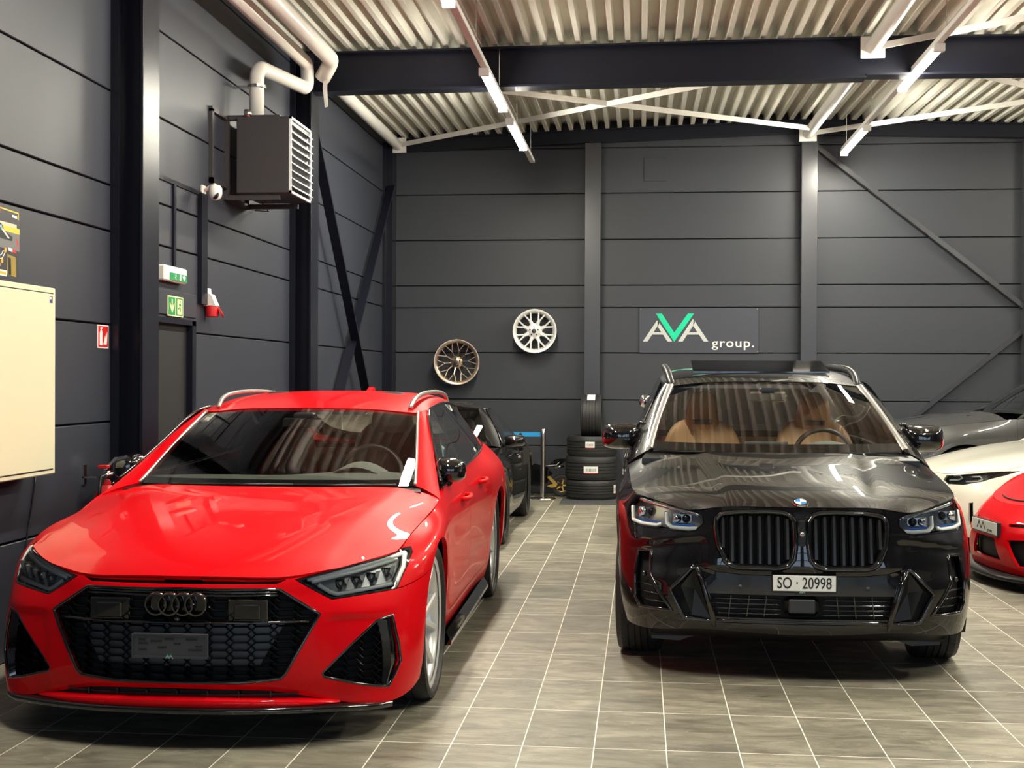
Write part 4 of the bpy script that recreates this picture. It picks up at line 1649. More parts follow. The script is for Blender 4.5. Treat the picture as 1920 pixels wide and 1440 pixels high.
        strip([(.868, .750), (.872, .70), (.852, .640)], .014, 'light_strip', 'drl_white', .02)
        strip([(.84, .640), (.74, .629), (.635, .618), (.605, .630), (.56, .662)], .0095, 'light_strip', 'drl_white', .022)
        for k, (a, b) in enumerate(((.640, .655), (.700, .662), (.757, .672), (.812, .686))):
            yy = hy(a, b) + .035
            o = MB().cbox(s * a - .022, s * a + .022, yy, yy + .02, b - .022, b + .02, .003).build('led_module', 'black_gloss', hd)
            MB().lathe([(0, -.006), (.012, -.003), (.016, .004)], (s * a, yy, b), 'y', 14).build('projector', 'reflector', o, smooth=True)
            mb = MB().add([(s * (a + .024), yy - .012, b + .028), (s * (a + .040), yy - .012, b + .030), (s * (a + .024), yy - .012, b - .026), (s * (a + .008), yy - .012, b - .028),
                           (s * (a + .024), yy + .01, b + .028), (s * (a + .040), yy + .01, b + .030), (s * (a + .024), yy + .01, b - .026), (s * (a + .008), yy + .01, b - .028)],
                          [(0, 1, 2, 3), (4, 7, 6, 5), (0, 4, 5, 1), (1, 5, 6, 2), (2, 6, 7, 3), (3, 7, 4, 0)])
            mb.build('divider', 'reflector', hd)
    bm.free()
    # lower lip, slot and splitter
    lip = [(0, -.965), (.2, -.957), (.4, -.925), (.55, -.87), (.66, -.79)]
    for s in (0,):
        c = curve([(x_, y_, 0) for x_, y_ in lip], 24)
        ts = np.linspace(0, 1, 24)
        top = np.stack([c[:, 0], c[:, 1], .208 - .03 * ts ** 2.5], 1)
        bot = np.stack([c[:, 0], c[:, 1] - .006, .177 - .006 * ts ** 2], 1)
        Vv = np.array([top + [0, .09, .004], top + [0, .012, .002], top, top - [0, .004, .008], bot - [0, .002, 0], bot + [0, .02, -.003]])
        b2 = grid_bm(Vv, (2, 3, np.array([0, -1, 0])))
        emit('lower_lip', part_data(b2, {0}), PAINT, car, 'join')
        b2.free()
        sp_ = curve([(0, -.985, .163), (.3, -.965, .163), (.55, -.90, .160), (.70, -.82, .152), (.80, -.745, .142), (.862, -.67, .138)], 30)
        Vv = np.array([sp_ + [-.02, .16, .012], sp_ + [0, .01, .012], sp_ + [0, 0, .004], sp_ + [0, 0, -.012], sp_ + [-.02, .2, -.012]])
        b2 = grid_bm(Vv, (2, 3, np.array([0, -1, 0])))
        emit('splitter', part_data(b2, {0}), 'black_gloss', car, 'join')
        b2.free()
        MB().grid(np.array([np.concatenate([c[::-1] * [-1, 1, 1], c[1:]]) + [0, .055, zz] for zz in (.17, .235)])).build('slot_back', 'black_matte', car)
        MB().tube([(q[0], q[1] + .03, .222) for q in np.concatenate([c[:17][::-1] * [-1, 1, 1], c[1:17]])], .0035, 6).build('slot_bar', 'black_gloss', car)
        for k in range(7):
            x_ = -.39 + k * .13
            MB().box(x_ - .003, x_ + .003, -.935 + .2 * x_ * x_, -.905 + .2 * x_ * x_, .205, .235).build('slot_rib', 'black_satin', car)
    # bonnet
    hn = [
        [(0, -.875, .697), (.2, -.871, .697), (.4, -.850, .695), (.545, -.785, .709), (.69, -.677, .737), (.842, -.468, .766)],
        [(0, -.74, .752), (.2, -.737, .754), (.4, -.715, .756), (.56, -.65, .762), (.705, -.55, .774), (.853, -.37, .783)],
        [(0, -.38, .842), (.2, -.38, .844), (.4, -.37, .846), (.59, -.335, .842), (.725, -.285, .830), (.860, -.25, .806)],
        [(0, -.02, .905), (.21, -.02, .906), (.42, -.015, .907), (.62, .0, .902), (.755, .02, .880), (.878, .05, .845)],
        [(0, .28, .942), (.22, .28, .942), (.44, .29, .942), (.65, .30, .936), (.785, .31, .914), (.899, .30, .884)],
        [(0, .46, .962), (.22, .465, .962), (.45, .49, .963), (.66, .53, .960), (.80, .53, .942), (.907, .47, .912)],
    ]
    NETS['estate_hood'] = hn
    V = surf(hn, [8, 14, 14, 10, 6], [10, 10, 8, 8, 8], smooth=3)
    # soft crease running back from the headlight
    cx = .60 + .10 * np.clip((V[:, :, 1] + .7) / 1.1, 0, 1)
    V[:, :, 2] += .006 / (1 + np.exp((V[:, :, 0] - cx) / .012))
    hb = grid_bm(V, (4, 4, np.array([0, 0, 1])))
    htree = bvh(hb)
    emit('bonnet', shell(part_data(hb, {0}), .018, .0015), PAINT, car, 'join')
    hb.free()
    hz = lambda x, y: htree.ray_cast(Vector((abs(x), y, 4)), Vector((0, 0, -1)))[0].z
    # cowl panel and wipers
    MB().add([(-.80, .50, .945), (.80, .50, .945), (.77, .66, .962), (-.77, .66, .962), (-.8, .50, .89), (.8, .50, .89), (.77, .66, .89), (-.77, .66, .89)], [(0, 1, 2, 3), (4, 5, 1, 0), (1, 5, 6, 2), (0, 3, 7, 4)]).build('cowl', 'black_satin', car)
    MB().tube([(-.55, .53, .972), (-.2, .495, .976), (.12, .495, .976)], .008, 6).build('wiper', 'black_satin', car, smooth=True)
    MB().tube([(.05, .50, .976), (.35, .51, .974), (.66, .55, .976)], .008, 6).build('wiper', 'black_satin', car, smooth=True)
    # windscreen, pillars, roof, side glass
    wb = curve([(0, .52, .964), (.3, .535, .965), (.55, .57, .966), (.745, .62, .968)], 16)
    wt = curve([(0, 1.32, 1.358), (.25, 1.335, 1.354), (.45, 1.365, 1.344), (.635, 1.41, 1.328)], 16)
    V = ruled(wb, wt, 16, (0, -.012, .018))
    b2 = grid_bm(V, (4, 4, np.array([0, -1, 1])))
    emit('windscreen', part_data(b2, {0}), 'glass', car, 'join')
    b2.free()
    # black frit border of the windscreen
    V2 = ruled(wb, wt, 40, (0, -.012, .018)) + np.array([0, .004, -.003])
    b2 = grid_bm(V2[:4], (1, 4, np.array([0, -1, 1])))
    emit('windscreen_border', part_data(b2, {0}), 'black_satin', car, 'join')
    b2.free()
    pa = curve([(.745, .62, .970), (.712, .87, 1.088), (.675, 1.13, 1.212), (.635, 1.41, 1.331)], 18)
    pb = curve([(.910, .46, .912), (.862, .68, .998), (.79, 1.0, 1.145), (.732, 1.25, 1.26), (.680, 1.50, 1.348)], 18)
    pm = (pa + pb) / 2 + np.array([.012, -.012, .012])
    V = np.array([pa * (1 - t) ** 2 + pm * 2 * t * (1 - t) + pb * t * t for t in np.linspace(0, 1, 8)])
    b2 = grid_bm(V, (3, 8, np.array([1, -.5, .5])))
    emit('a_pillar', shell(part_data(b2, {0}), .02), PAINT, car)
    b2.free()
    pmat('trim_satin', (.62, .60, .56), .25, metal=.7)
    mpair('windscreen_trim', MB().tube([tuple(p + np.array([.006, -.008, .004])) for p in pa], .009, 8), 'trim_satin', car, smooth=True)
    # roof
    rn = [
        [(0, 1.32, 1.362), (.25, 1.335, 1.358), (.45, 1.365, 1.349), (.635, 1.41, 1.333), (.680, 1.48, 1.340)],
        [(0, 1.65, 1.418), (.25, 1.65, 1.415), (.45, 1.66, 1.405), (.628, 1.68, 1.382), (.682, 1.70, 1.360)],
        [(0, 2.1, 1.450), (.25, 2.1, 1.447), (.45, 2.1, 1.436), (.62, 2.1, 1.410), (.678, 2.1, 1.378)],
        [(0, 2.6, 1.446), (.25, 2.6, 1.443), (.45, 2.6, 1.432), (.605, 2.6, 1.405), (.664, 2.6, 1.370)],
        [(0, 3.2, 1.405), (.25, 3.2, 1.402), (.43, 3.2, 1.390), (.575, 3.2, 1.360), (.64, 3.2, 1.322)],
        [(0, 3.75, 1.335), (.22, 3.74, 1.332), (.40, 3.72, 1.318), (.53, 3.68, 1.285), (.60, 3.6, 1.24)],
    ]
    V = surf(rn, 8, [6, 6, 6, 4], smooth=1)
    b2 = grid_bm(V, (4, 4, np.array([0, 0, 1])))
    emit('roof', shell(part_data(b2, {0}), .02), PAINT, car, 'join')
    b2.free()
    # side window band: glass with pillars, from belt line to roof edge
    sb = curve([(.893, .60, .965), (.886, .95, .984), (.880, 1.5, .998), (.872, 2.2, 1.018), (.862, 2.6, 1.03), (.838, 3.0, 1.045), (.79, 3.45, 1.06)], 60)
    stp = curve([(.878, .66, .985), (.79, 1.02, 1.15), (.705, 1.38, 1.322), (.684, 1.68, 1.358), (.68, 2.1, 1.375), (.668, 2.6, 1.365), (.645, 3.1, 1.325), (.605, 3.5, 1.25)], 60)
    V = ruled(sb, stp, 10, (.012, 0, 0))
    b2 = grid_bm(V, (4, 30, np.array([1, 0, 0])))
    ly = b2.faces.layers.int['pid']
    cut(b2, [(1.58, .9), (1.66, .9), (1.60, 1.5), (1.52, 1.5)], (1, 2), lambda c: True, 1)
    cut(b2, [(2.58, .9), (2.66, .9), (2.56, 1.5), (2.48, 1.5)], (1, 2), lambda c: True, 5)
    cut(b2, [(3.18, .9), (4, .9), (4, 1.5), (3.0, 1.5)], (1, 2), lambda c: True, 2)
    for f in b2.faces:
        if f[ly] == 0:
            c = f.calc_center_median()
            f[ly] = 4 if c.y > 1.6 else 3
    emit('side_window', part_data(b2, {3}), 'glass', car)
    emit('rear_side_window', part_data(b2, {4}), 'glass_dark', car)
    emit('door_pillar', part_data(b2, {1}), 'black_gloss', car)
    emit('door_pillar', part_data(b2, {5}), 'black_gloss', car)
    emit('rear_pillar', part_data(b2, {2}), PAINT, car)
    b2.free()
    mpair('window_trim', MB().tube([tuple(p + np.array([.008, 0, -.004])) for p in sb], .007, 6), 'black_gloss', car, smooth=True)
    mpair('window_trim', MB().tube([tuple(p + np.array([.004, 0, .004])) for p in stp], .008, 6), 'black_gloss', car, smooth=True)
    # shoulder between belt line and windows
    # roof rails
    rl = [(.585, 1.46, 1.365), (.592, 1.52, 1.400), (.600, 1.66, 1.432), (.606, 2.1, 1.452), (.602, 2.7, 1.44), (.58, 3.1, 1.40), (.57, 3.22, 1.37)]
    mpair('roof_rail', MB().tube([(a, b, c - .006) for a, b, c in curve(rl, 40)], .0135, 10), 'trim_satin', car, smooth=True)
    # tail, rear window
    MB().add([(-.56, 3.70, 1.25), (.56, 3.70, 1.25), (.70, 3.93, 1.04), (-.70, 3.93, 1.04)], [(0, 1, 2, 3)]).build('rear_window', 'glass_dark', car)
    MB().prism([(3.05, 1.415), (3.25, 1.470), (3.30, 1.465), (3.32, 1.395)], lambda a, b, d: (d, a, b), -.018, .018).build('roof_antenna', PAINT, car)
    # mirrors and handles
    mirror_shell(car, .908, .89, 1.035, .165, .13, .145, 'black_gloss', ([(.86, .79, .955), (.88, .82, .965), (.90, .84, .98)], .03))
    mb = MB()
    for y_, z_ in ((1.20, .855), (2.10, .88)):
        xx = 0.945
        mb2 = MB().tube([(xx - .005, y_ - .10, z_ - .002), (xx + .028, y_ - .085, z_), (xx + .036, y_, z_ + .003), (xx + .028, y_ + .085, z_ + .005), (xx - .005, y_ + .10, z_ + .006)], .014, 8)
        mpair('door_handle', mb2, PAINT, car, smooth=True)
    # arches and wheels
    for cy in (0, 2.93):
        arch_liner(car, cy, .365, .41, .60, .93)
    for s in (-1, 1):
        for cy in (0, 2.93):
            wheel(car, s * .812, cy, .366, .285, .308, 'Y5', pmat('rim_silver', (.78, .78, .77), .28, metal=.35).name, s)
    # floor pan and cabin
    MB().box(-.66, .66, -.66, 3.75, .18, .24).build('underbody', 'black_matte', car)
    pmat('dash_grey', (.26, .28, .25), .6)
    pmat('cabin_dark', (.012, .012, .014), .7)
    MB().box(-.86, .86, .52, .56, .3, .90).box(-.8, .8, 3.3, 3.36, .3, 1.05).box(-.84, .84, .45, 3.6, .26, .30).build('cabin_floor', 'cabin_dark', car)
    dn_ = [[(-.78, .66, .955), (-.4, .63, .962), (0, .62, .962), (.4, .63, .962), (.78, .66, .955)], [(-.80, .87, .985), (-.4, .87, .992), (0, .87, .992), (.4, .87, .998), (.80, .87, .985)], [(-.80, 1.10, .945), (-.4, 1.10, .95), (0, 1.10, .955), (.4, 1.10, .99), (.80, 1.10, .945)], [(-.80, 1.14, .80), (-.4, 1.14, .8), (0, 1.14, .8), (.4, 1.14, .8), (.80, 1.14, .8)]]
    MB().grid(surf(dn_, 4, 6)).build('dashboard', 'dash_grey', car, smooth=True)
    # instrument binnacle
    nb = [[(.14 + .44 * k / 10, .92 + .0 * k, .955 + .085 * math.sin(math.pi * k / 10)) for k in range(11)], [(.14 + .44 * k / 10, 1.14, .955 + .105 * math.sin(math.pi * k / 10)) for k in range(11)]]
    MB().grid(np.array(nb)).build('instrument_hood', 'dash_grey', car, smooth=True)
    steering(car, .37, 1.34, .96, .185)
    for sx_ in (-.37, .37):
        seat(car, sx_, 1.82, .42, 'cabin_dark', name='seat')
    MB().cbox(-.7, .7, 2.6, 2.75, .4, 1.05, .04).build('rear_bench', 'cabin_dark', car)
    MB().cbox(-.115, .115, 1.17, 1.20, 1.245, 1.305, .01).build('interior_mirror', 'black_gloss', car)
    MB().cbox(-.06, .06, 1.20, 1.30, 1.29, 1.335, .01).build('camera_housing', 'black_satin', car)
    return car


build_red_estate()
# ================================================================== black off-roader
def build_black_suv():
    car = thing('off_roader', 'glossy black off-roader with kidney grille and tan seats', 'car', (1.895, .2, 0), 0.0)
    PAINT = 'black_paint'
    side_y = [0, .48, .9, 1.6, 2.2, 2.45, 2.864, 3.3, 3.65, 3.83, 3.88]

    def row(fr, xs, zs):
        return fr + [(x, y, z) for x, y, z in zip(xs, side_y, zs)]

    rows = [
        row([(0, -.79, .252), (.2, -.785, .257), (.4, -.775, .268), (.54, -.755, .268), (.66, -.715, .257), (.76, -.65, .246), (.828, -.57, .246), (.872, -.46, .25), (.895, -.33, .26)],
            [.90, .895, .885, .885, .885, .89, .90, .89, .80, .55, 0], [.27, .27, .27, .27, .27, .27, .27, .3, .34, .36, .36]),
        row([(0, -.825, .335), (.2, -.82, .335), (.4, -.808, .335), (.54, -.788, .335), (.66, -.75, .333), (.772, -.68, .33), (.845, -.59, .33), (.89, -.47, .335), (.915, -.33, .34)],
            [.925, .915, .91, .91, .91, .92, .932, .92, .84, .58, 0], [.37, .36, .36, .36, .36, .36, .37, .39, .42, .44, .44]),
        row([(0, -.836, .45), (.2, -.831, .45), (.4, -.817, .45), (.54, -.797, .45), (.66, -.76, .45), (.775, -.692, .45), (.852, -.598, .45), (.90, -.475, .45), (.925, -.33, .46)],
            [.940, .925, .92, .92, .92, .93, .945, .932, .86, .6, 0], [.50, .48, .48, .48, .48, .48, .50, .51, .54, .56, .56]),
        row([(0, -.832, .57), (.2, -.827, .57), (.4, -.812, .57), (.54, -.79, .57), (.66, -.752, .57), (.777, -.682, .57), (.856, -.585, .57), (.904, -.46, .575), (.93, -.32, .59)],
            [.945, .93, .922, .922, .922, .935, .95, .938, .87, .6, 0], [.65, .60, .60, .60, .60, .61, .65, .65, .68, .70, .70]),
        row([(0, -.82, .68), (.2, -.814, .68), (.4, -.795, .68), (.54, -.765, .68), (.66, -.715, .68), (.775, -.64, .68), (.852, -.545, .69), (.899, -.43, .70), (.926, -.30, .72)],
            [.945, .928, .92, .92, .922, .935, .95, .94, .87, .6, 0], [.80, .75, .74, .74, .75, .77, .81, .82, .83, .84, .84]),
        row([(0, -.80, .79), (.2, -.793, .79), (.4, -.768, .785), (.54, -.725, .775), (.66, -.66, .785), (.768, -.565, .80), (.843, -.465, .815), (.883, -.375, .825), (.907, -.26, .845)],
            [.925, .918, .91, .91, .912, .92, .93, .92, .85, .58, 0], [.905, .90, .905, .915, .925, .935, .95, .96, .97, .98, .98]),
        row([(0, -.772, .893), (.2, -.765, .892), (.4, -.742, .888), (.54, -.70, .866), (.66, -.63, .886), (.768, -.525, .908), (.826, -.425, .920), (.848, -.33, .935), (.86, -.2, .955)],
            [.870, .885, .875, .87, .865, .86, .85, .82, .74, .5, 0], [.982, 1.025, 1.06, 1.075, 1.085, 1.09, 1.095, 1.10, 1.10, 1.10, 1.10]),
    ]
    # side columns share y with the list above except the hood edge, which follows the bonnet
    rows[6][9] = (.870, .06, .984)
    NETS['suv_rows'] = rows
    V = surf(rows, [5, 6, 6, 6, 6, 7], [12, 12, 9, 9, 9, 7, 6, 6, 10, 12, 8, 12, 10, 5, 8, 8, 7, 5, 5], smooth=1)
    X_, Z_ = V[:, :, 0], V[:, :, 2]
    fr_ = np.where(V[:, :, 1] < -.25, 1.0, 0.0)
    zl = .738 - .05 * np.clip((X_ - .5) / .35, 0, 1)
    V[:, :, 1] += fr_ * .026 * sstep(.0, .022, zl - Z_) * sstep(.50, .60, Z_) * sstep(.43, .52, X_) * (1 - sstep(.80, .90, X_))
    V[:, :, 1] += fr_ * .016 * sstep(.0, .02, .587 - Z_) * sstep(.28, .32, Z_) * (1 - sstep(.50, .54, X_))
    bm = grid_bm(V, (12, 4, np.array([0, -1, 0])))
    tree = bvh(bm)

    def hy(x, z, off=0.0):
        r = tree.ray_cast(Vector((x, -4, z)), Vector((0, 1, 0)))
        return None if r[0] is None else r[0].y + off

    front = lambda c: c.y < -.15
    side = lambda c: c.x > .62 and c.y > -.5
    cut(bm, arch_poly(0, .365, .415), (1, 2), lambda c: c.x > .62 and -.6 < c.y < .6, 99)
    cut(bm, arch_poly(2.864, .365, .415), (1, 2), lambda c: c.x > .62 and c.y > 2, 99)
    inner = part_data(bm, {0})
    inner = (inner[0] - inner[1] * .085, inner[1], inner[2])
    put('inner_shell', joined(inner, mirrored(inner)), 'black_matte', car)
    K = [(.024, .83), (.048, .866), (.09, .880), (.16, .884), (.31, .880), (.405, .866), (.435, .838), (.440, .79), (.427, .70), (.388, .615), (.36, .592), (.325, .581), (.115, .578), (.06, .597), (.030, .635), (.020, .70)]
    H = [(.489, .846), (.54, .866), (.66, .886), (.765, .911), (.81, .915), (.845, .90), (.872, .85), (.878, .80), (.86, .772), (.80, .764), (.73, .762), (.56, .757), (.525, .764), (.484, .803)]
    D = [(.538, .587), (.516, .578), (.470, .455), (.430, .325), (.470, .315), (.582, .330), (.655, .470)]
    CI = [(.750, .650), (.814, .648), (.834, .53), (.830, .41), (.806, .364), (.645, .362), (.715, .46), (.755, .53)]
    LG = [(-.02, .455), (.455, .457), (.428, .340), (-.02, .338)]
    cut(bm, K, (0, 2), front, 2)
    cut(bm, H, (0, 2), front, 3)
    cut(bm, inset_poly(H, .006), (0, 2), front, 4, only=3)
    cut(bm, D, (0, 2), front, 5)
    cut(bm, CI, (0, 2), front, 6)
    cut(bm, LG, (0, 2), front, 7)
    lay = bm.faces.layers.int['pid']
    # centre band around the plate: shut line
    cut(bm, [(-.02, .552), (.30, .557), (.42, .568), (.505, .592), (.52, .612), (.6, .592), (.6, .20), (.43, .20), (.43, .31), (-.02, .31)], (0, 2), lambda c: c.y < -.55, 8, only=0)
    for f in bm.faces:
        if f[lay] == 8:
            c = f.calc_center_median()
            if c.x > .515 - (.577 - c.z) * .33 + .0:
                f[lay] = 0
    cut(bm, [(-.9, .82), (-.36, .80), (-.36, -.2), (-1.2, -.2), (-1.2, .9), (-.9, .9)], (1, 2), lambda c: c.y < -.2, 1, only=0)
    for f in bm.faces:
        if f[lay] == 0:
            c = f.calc_center_median()
            if c.y < -.36 and c.z < .9:
                f[lay] = 1
    D1 = [(.60, .27), (.52, .42), (.50, .65), (.50, .90), (.55, 1.2), (1.62, 1.2), (1.62, .6), (1.58, .27)]
    D2 = [(1.62, 1.2), (2.55, 1.2), (2.50, .90), (2.40, .70), (2.33, .27), (1.58, .27), (1.62, .6)]
    cut(bm, D1, (1, 2), side, 12, only=0)
    cut(bm, D2, (1, 2), side, 13, only=0)
    for f in bm.faces:
        if f[lay] == 0:
            c = f.calc_center_median()
            f[lay] = 10 if c.y < .66 else 11
    bm.normal_update()
    gp = .0016
    emit('front_bumper', shell(part_data(bm, {1}), .022, gp), PAINT, car, 'join')
    emit('plate_panel', shell(part_data(bm, {8}), .012, gp), 'black_gloss', car, 'join')
    emit('fender', shell(part_data(bm, {10}), .022, gp), PAINT, car)
    emit('front_door', shell(part_data(bm, {12}), .02, gp), PAINT, car)
    emit('rear_door', shell(part_data(bm, {13}), .02, gp), PAINT, car)
    emit('rear_body', shell(part_data(bm, {11}), .022, gp), PAINT, car, 'join')

    def ring_path(poly, off, step=.025):
        out = []
        for p, q in zip(poly, poly[1:] + poly[:1]):
            n = max(1, int(math.hypot(p[0] - q[0], p[1] - q[1]) / step))
            for k in range(n):
                a, b = p[0] + (q[0] - p[0]) * k / n, p[1] + (q[1] - p[1]) * k / n
                yy = hy(max(a, .001), b)
                if yy is None:
                    yy = -.70
                out.append((a, yy + off, b))
        return out

    # kidneys: recess, frame ring, vertical double slats
    kd = part_data(bm, {2})
    for s in (1, -1):
        fx = (lambda d: d) if s > 0 else mirrored
        kg = put('kidney_grille', fx((kd[0] + np.array([0, .07, 0]), kd[1], kd[2])), 'black_matte', car)
        kg_frame = MB()
        P = ring_path(inset_poly(K, .012), -.010)
        m = len(P)
        vs = []
        inn = ring_path(inset_poly(K, .030), .012)
        out = ring_path(inset_poly(K, -.001), .004)
        n = min(len(P), len(inn), len(out))

        def resample(Q, n):
            Q = np.array(Q + [Q[0]])
            d = np.concatenate([[0], np.cumsum(np.linalg.norm(np.diff(Q, axis=0), axis=1))])
            return np.stack([np.interp(np.linspace(0, d[-1], n + 1), d, Q[:, k]) for k in range(3)], 1)

        R_ = [resample(q, 90) for q in (out, P, inn)]
        mid1 = R_[0] * .35 + R_[1] * .65 + [0, -.004, 0]
        mid2 = R_[1] * .6 + R_[2] * .4 + [0, -.004, 0]
        Vv = np.array([R_[0], mid1, R_[1], mid2, R_[2], R_[2] + [0, .06, 0]])
        Vv[:, :, 0] *= s
        MB().grid(Vv).build('kidney_frame', 'black_gloss', kg, smooth=True)
        Ki = inset_poly(K, .030)
        for k in range(8):
            x_ = .070 + k * .0455
            zz = [b for b in np.linspace(.58, .89, 60) if inside(Ki, x_, b)]
            if len(zz) < 4:
                continue
            z0, z1 = zz[0], zz[-1]
            mb = MB()
            for dx in (0,):
                nz = 8
                A = []
                for q in range(nz + 1):
                    z_ = z0 + (z1 - z0) * q / nz
                    yy = hy(x_, z_)
                    A.append((x_, yy, z_))
                A = np.array(A)
                prof = [(-.0155, .05), (-.013, .018), (-.006, .008), (.006, .008), (.013, .018), (.0155, .05)]
                Vv = np.array([A + [a, b, 0] for a, b in prof])
                Vv[:, :, 0] *= s
                mb.grid(Vv)
            mb.build('slat', 'black_satin', kg, angle=40)
    # small camera pod between the kidneys
    o = MB().cbox(-.020, .020, hy(.001, .74) - .006, hy(.001, .74) + .03, .655, .835, .006).build('grille_bridge', 'black_gloss', car)
    MB().lathe([(0, -.012), (.010, -.010), (.014, .0)], (0, hy(.001, .76) - .005, .765), 'y', 14).build('front_camera', 'reflector', o, smooth=True)
    # emblem on the bonnet edge
    # headlights
    pmat('lamp_blue', (.05, .16, .60), .2)
    pmat('lamp_clear', (.72, .76, .80), .12, metal=.85)
    bez = shell(part_data(bm, {3}), .015, .0006)
    lens = part_data(bm, {4})

    def on(x, z, off):
        yy = hy(x, z)
        return (x, (yy if yy is not None else -.45) + off, z)

    for s in (1, -1):
        fx = (lambda d: d) if s > 0 else mirrored
        hd = put('headlight', fx(bez), 'black_gloss', car)
        put('lens', fx(lens), 'lens', hd)
        put('reflector_bowl', fx((lens[0] + np.array([-.01, .05, 0]), lens[1], lens[2])), pmat('bowl_grey', (.62, .64, .66), .2, metal=.85).name, hd)

        def strip(pts, r, nm, mt, off):
            P = []
            for (a, b), (c, d) in zip(pts[:-1], pts[1:]):
                for k in range(6):
                    P.append((a + (c - a) * k / 6, b + (d - b) * k / 6))
            P.append(pts[-1])
            return MB().tube([(s * q[0], q[1], q[2]) for q in [on(a, b, off) for a, b in P]], r, 8).build(nm, mt, hd, smooth=True)

        strip([(.50, .842), (.60, .862), (.70, .880), (.80, .900)], .011, 'trim_line', 'lamp_clear', .012)
        # two L-shaped daytime lights
        strip([(.515, .775), (.56, .770), (.645, .772), (.668, .79), (.668, .845)], .012, 'light_guide', 'drl_white', .014)
        strip([(.695, .785), (.72, .776), (.80, .778), (.842, .79), (.845, .855)], .012, 'light_guide', 'drl_white', .014)
        strip([(.53, .788), (.64, .788)], .006, 'blue_accent', 'lamp_blue', .016)
        strip([(.70, .792), (.82, .795)], .006, 'blue_accent', 'lamp_blue', .016)
        strip([(.672, .80), (.676, .850)], .006, 'blue_accent', 'lamp_blue', .010)
        for a, b in ((.590, .818), (.765, .838)):
            yy = hy(a, b) + .03
            pr_ = MB().cbox(s * a - .05, s * a + .05, yy, yy + .02, b - .026, b + .026, .004).build('lamp_module', 'lamp_clear', hd)
            MB().lathe([(0, -.014), (.014, -.011), (.021, -.003), (.023, .004)], (s * (a - .02), yy, b), 'y', 18).build('projector', 'black_gloss', pr_, smooth=True)
            MB().lathe([(0, -.014), (.014, -.011), (.021, -.003), (.023, .004)], (s * (a + .025), yy, b), 'y', 18).build('projector', 'chrome', pr_, smooth=True)
    # dagger vents
    dd = part_data(bm, {5})
    for s in (1, -1):
        fx = (lambda d: d) if s > 0 else mirrored
        dv = put('side_vent', fx((dd[0] + np.array([-.0, .06, 0]), dd[1], dd[2])), 'black_matte', car)
        P = ring_path(D, -.004)
        MB().tube([(s * a, b, c) for a, b, c in P], .010, 8, closed=True).build('vent_frame', 'black_gloss', dv, smooth=True)
        # slanted blade inside
        Q = [on(.530, .577, .0), on(.60, .487, .012), on(.545, .343, .02), on(.450, .328, .0), on(.53, .47, .055)]
        MB().add([(s * a, b, c) for a, b, c in Q], [(0, 1, 4), (1, 2, 4), (2, 3, 4), (3, 0, 4)]).build('vent_blade', 'black_satin', dv)
        MB().tube([(s * q[0], q[1], q[2]) for q in [on(.525, .584, -.012), on(.49, .51, -.012), on(.46, .41, -.012), on(.437, .312, -.006), on(.43, .285, .0)]], [.007, .012, .013, .013, .008], 8).build('vent_strake', 'black_gloss', dv, smooth=True)
    # corner intakes
    ci = part_data(bm, {6})
    for s in (1, -1):
        fx = (lambda d: d) if s > 0 else mirrored
        co = put('corner_intake', fx((ci[0] + np.array([-.02, .05, 0]), ci[1], ci[2])), 'black_matte', car)
        P = ring_path(CI, -.002)
        MB().tube([(s * a, b, c) for a, b, c in P], .009, 8, closed=True).build('intake_frame', 'black_gloss', co, smooth=True)
        for z_ in (.397, .437, .477):
            xa = .655 + (z_ - .362) * .75
            MB().tube([(s * q[0], q[1], q[2]) for q in [on(xa, z_, .02), on((xa + .82) / 2, z_ + .004, .02), on(.82, z_ + .008, .02)]], .005, 6).build('intake_bar', 'black_gloss', co, smooth=True)
        MB().lathe([(0, -.006), (.012, -.005), (.014, .0)], (s * .785, on(.785, .53, -.0)[1] + .02, .53), 'y', 14).build('parking_sensor', 'black_gloss', co, smooth=True)
    # lower grille
    lg = part_data(bm, {7})
    emit('lower_grille_back', (lg[0] + np.array([0, .05, 0]), lg[1], lg[2]), 'black_matte', car, 'join')
    for z_ in (.357, .382, .407, .432):
        w_ = .425 + (z_ - .33) * .22
        for a, b in ((-w_, -.10), (.10, w_)):
            MB().tube([(x_, hy(abs(x_), z_, .02), z_) for x_ in np.linspace(a, b, 12)], .0045, 6).build('lower_grille_bar', 'black_gloss', car, smooth=True)
    for x_ in (-.36, -.27, -.185, .185, .27, .36):
        MB().bar((x_, hy(abs(x_), .345, .022), .345), (x_ + math.copysign(.012, -x_), hy(abs(x_), .452, .022), .452), .005, .02, (0, 1, 0)).build('lower_grille_rib', 'black_gloss', car)
    pod = MB().cbox(-.088, .088, hy(.05, .40) - .006, hy(.05, .40) + .05, .352, .454, .025).build('radar_pod', 'black_gloss', car)
    MB().cbox(-.066, .066, hy(.05, .40) - .012, hy(.05, .40) + .0, .370, .440, .006).build('radar_cover', pmat('radar_grey', (.03, .03, .032), .45).name, pod)
    for x_ in (-.305, .325):
        MB().lathe([(0, -.004), (.009, -.003), (.0105, .001)], (x_, hy(abs(x_), .496), .496), 'y', 14).build('parking_sensor', 'holder_grey', car, smooth=True)
    MB().tube([(x_, hy(abs(x_), .324, -.002), .324) for x_ in np.linspace(-.42, .42, 20)], .006, 6).build('bumper_trim', 'black_gloss', car, smooth=True)
    # number plate
    yp = hy(.1, .52) - .012
    npl = MB().cbox(-.150, .170, yp, yp + .012, .472, .563, .003).build('plate_holder', 'black_satin', car)
    MB().cbox(-.145, .165, yp - .003, yp + .001, .482, .560, .002).build('number_plate', 'white_print', npl)
    me = text_mesh('SO · 20998', .080, .0008, .735, 1.0, .0006)
    me.transform(Matrix.Rotation(math.radians(90), 4, 'X'))
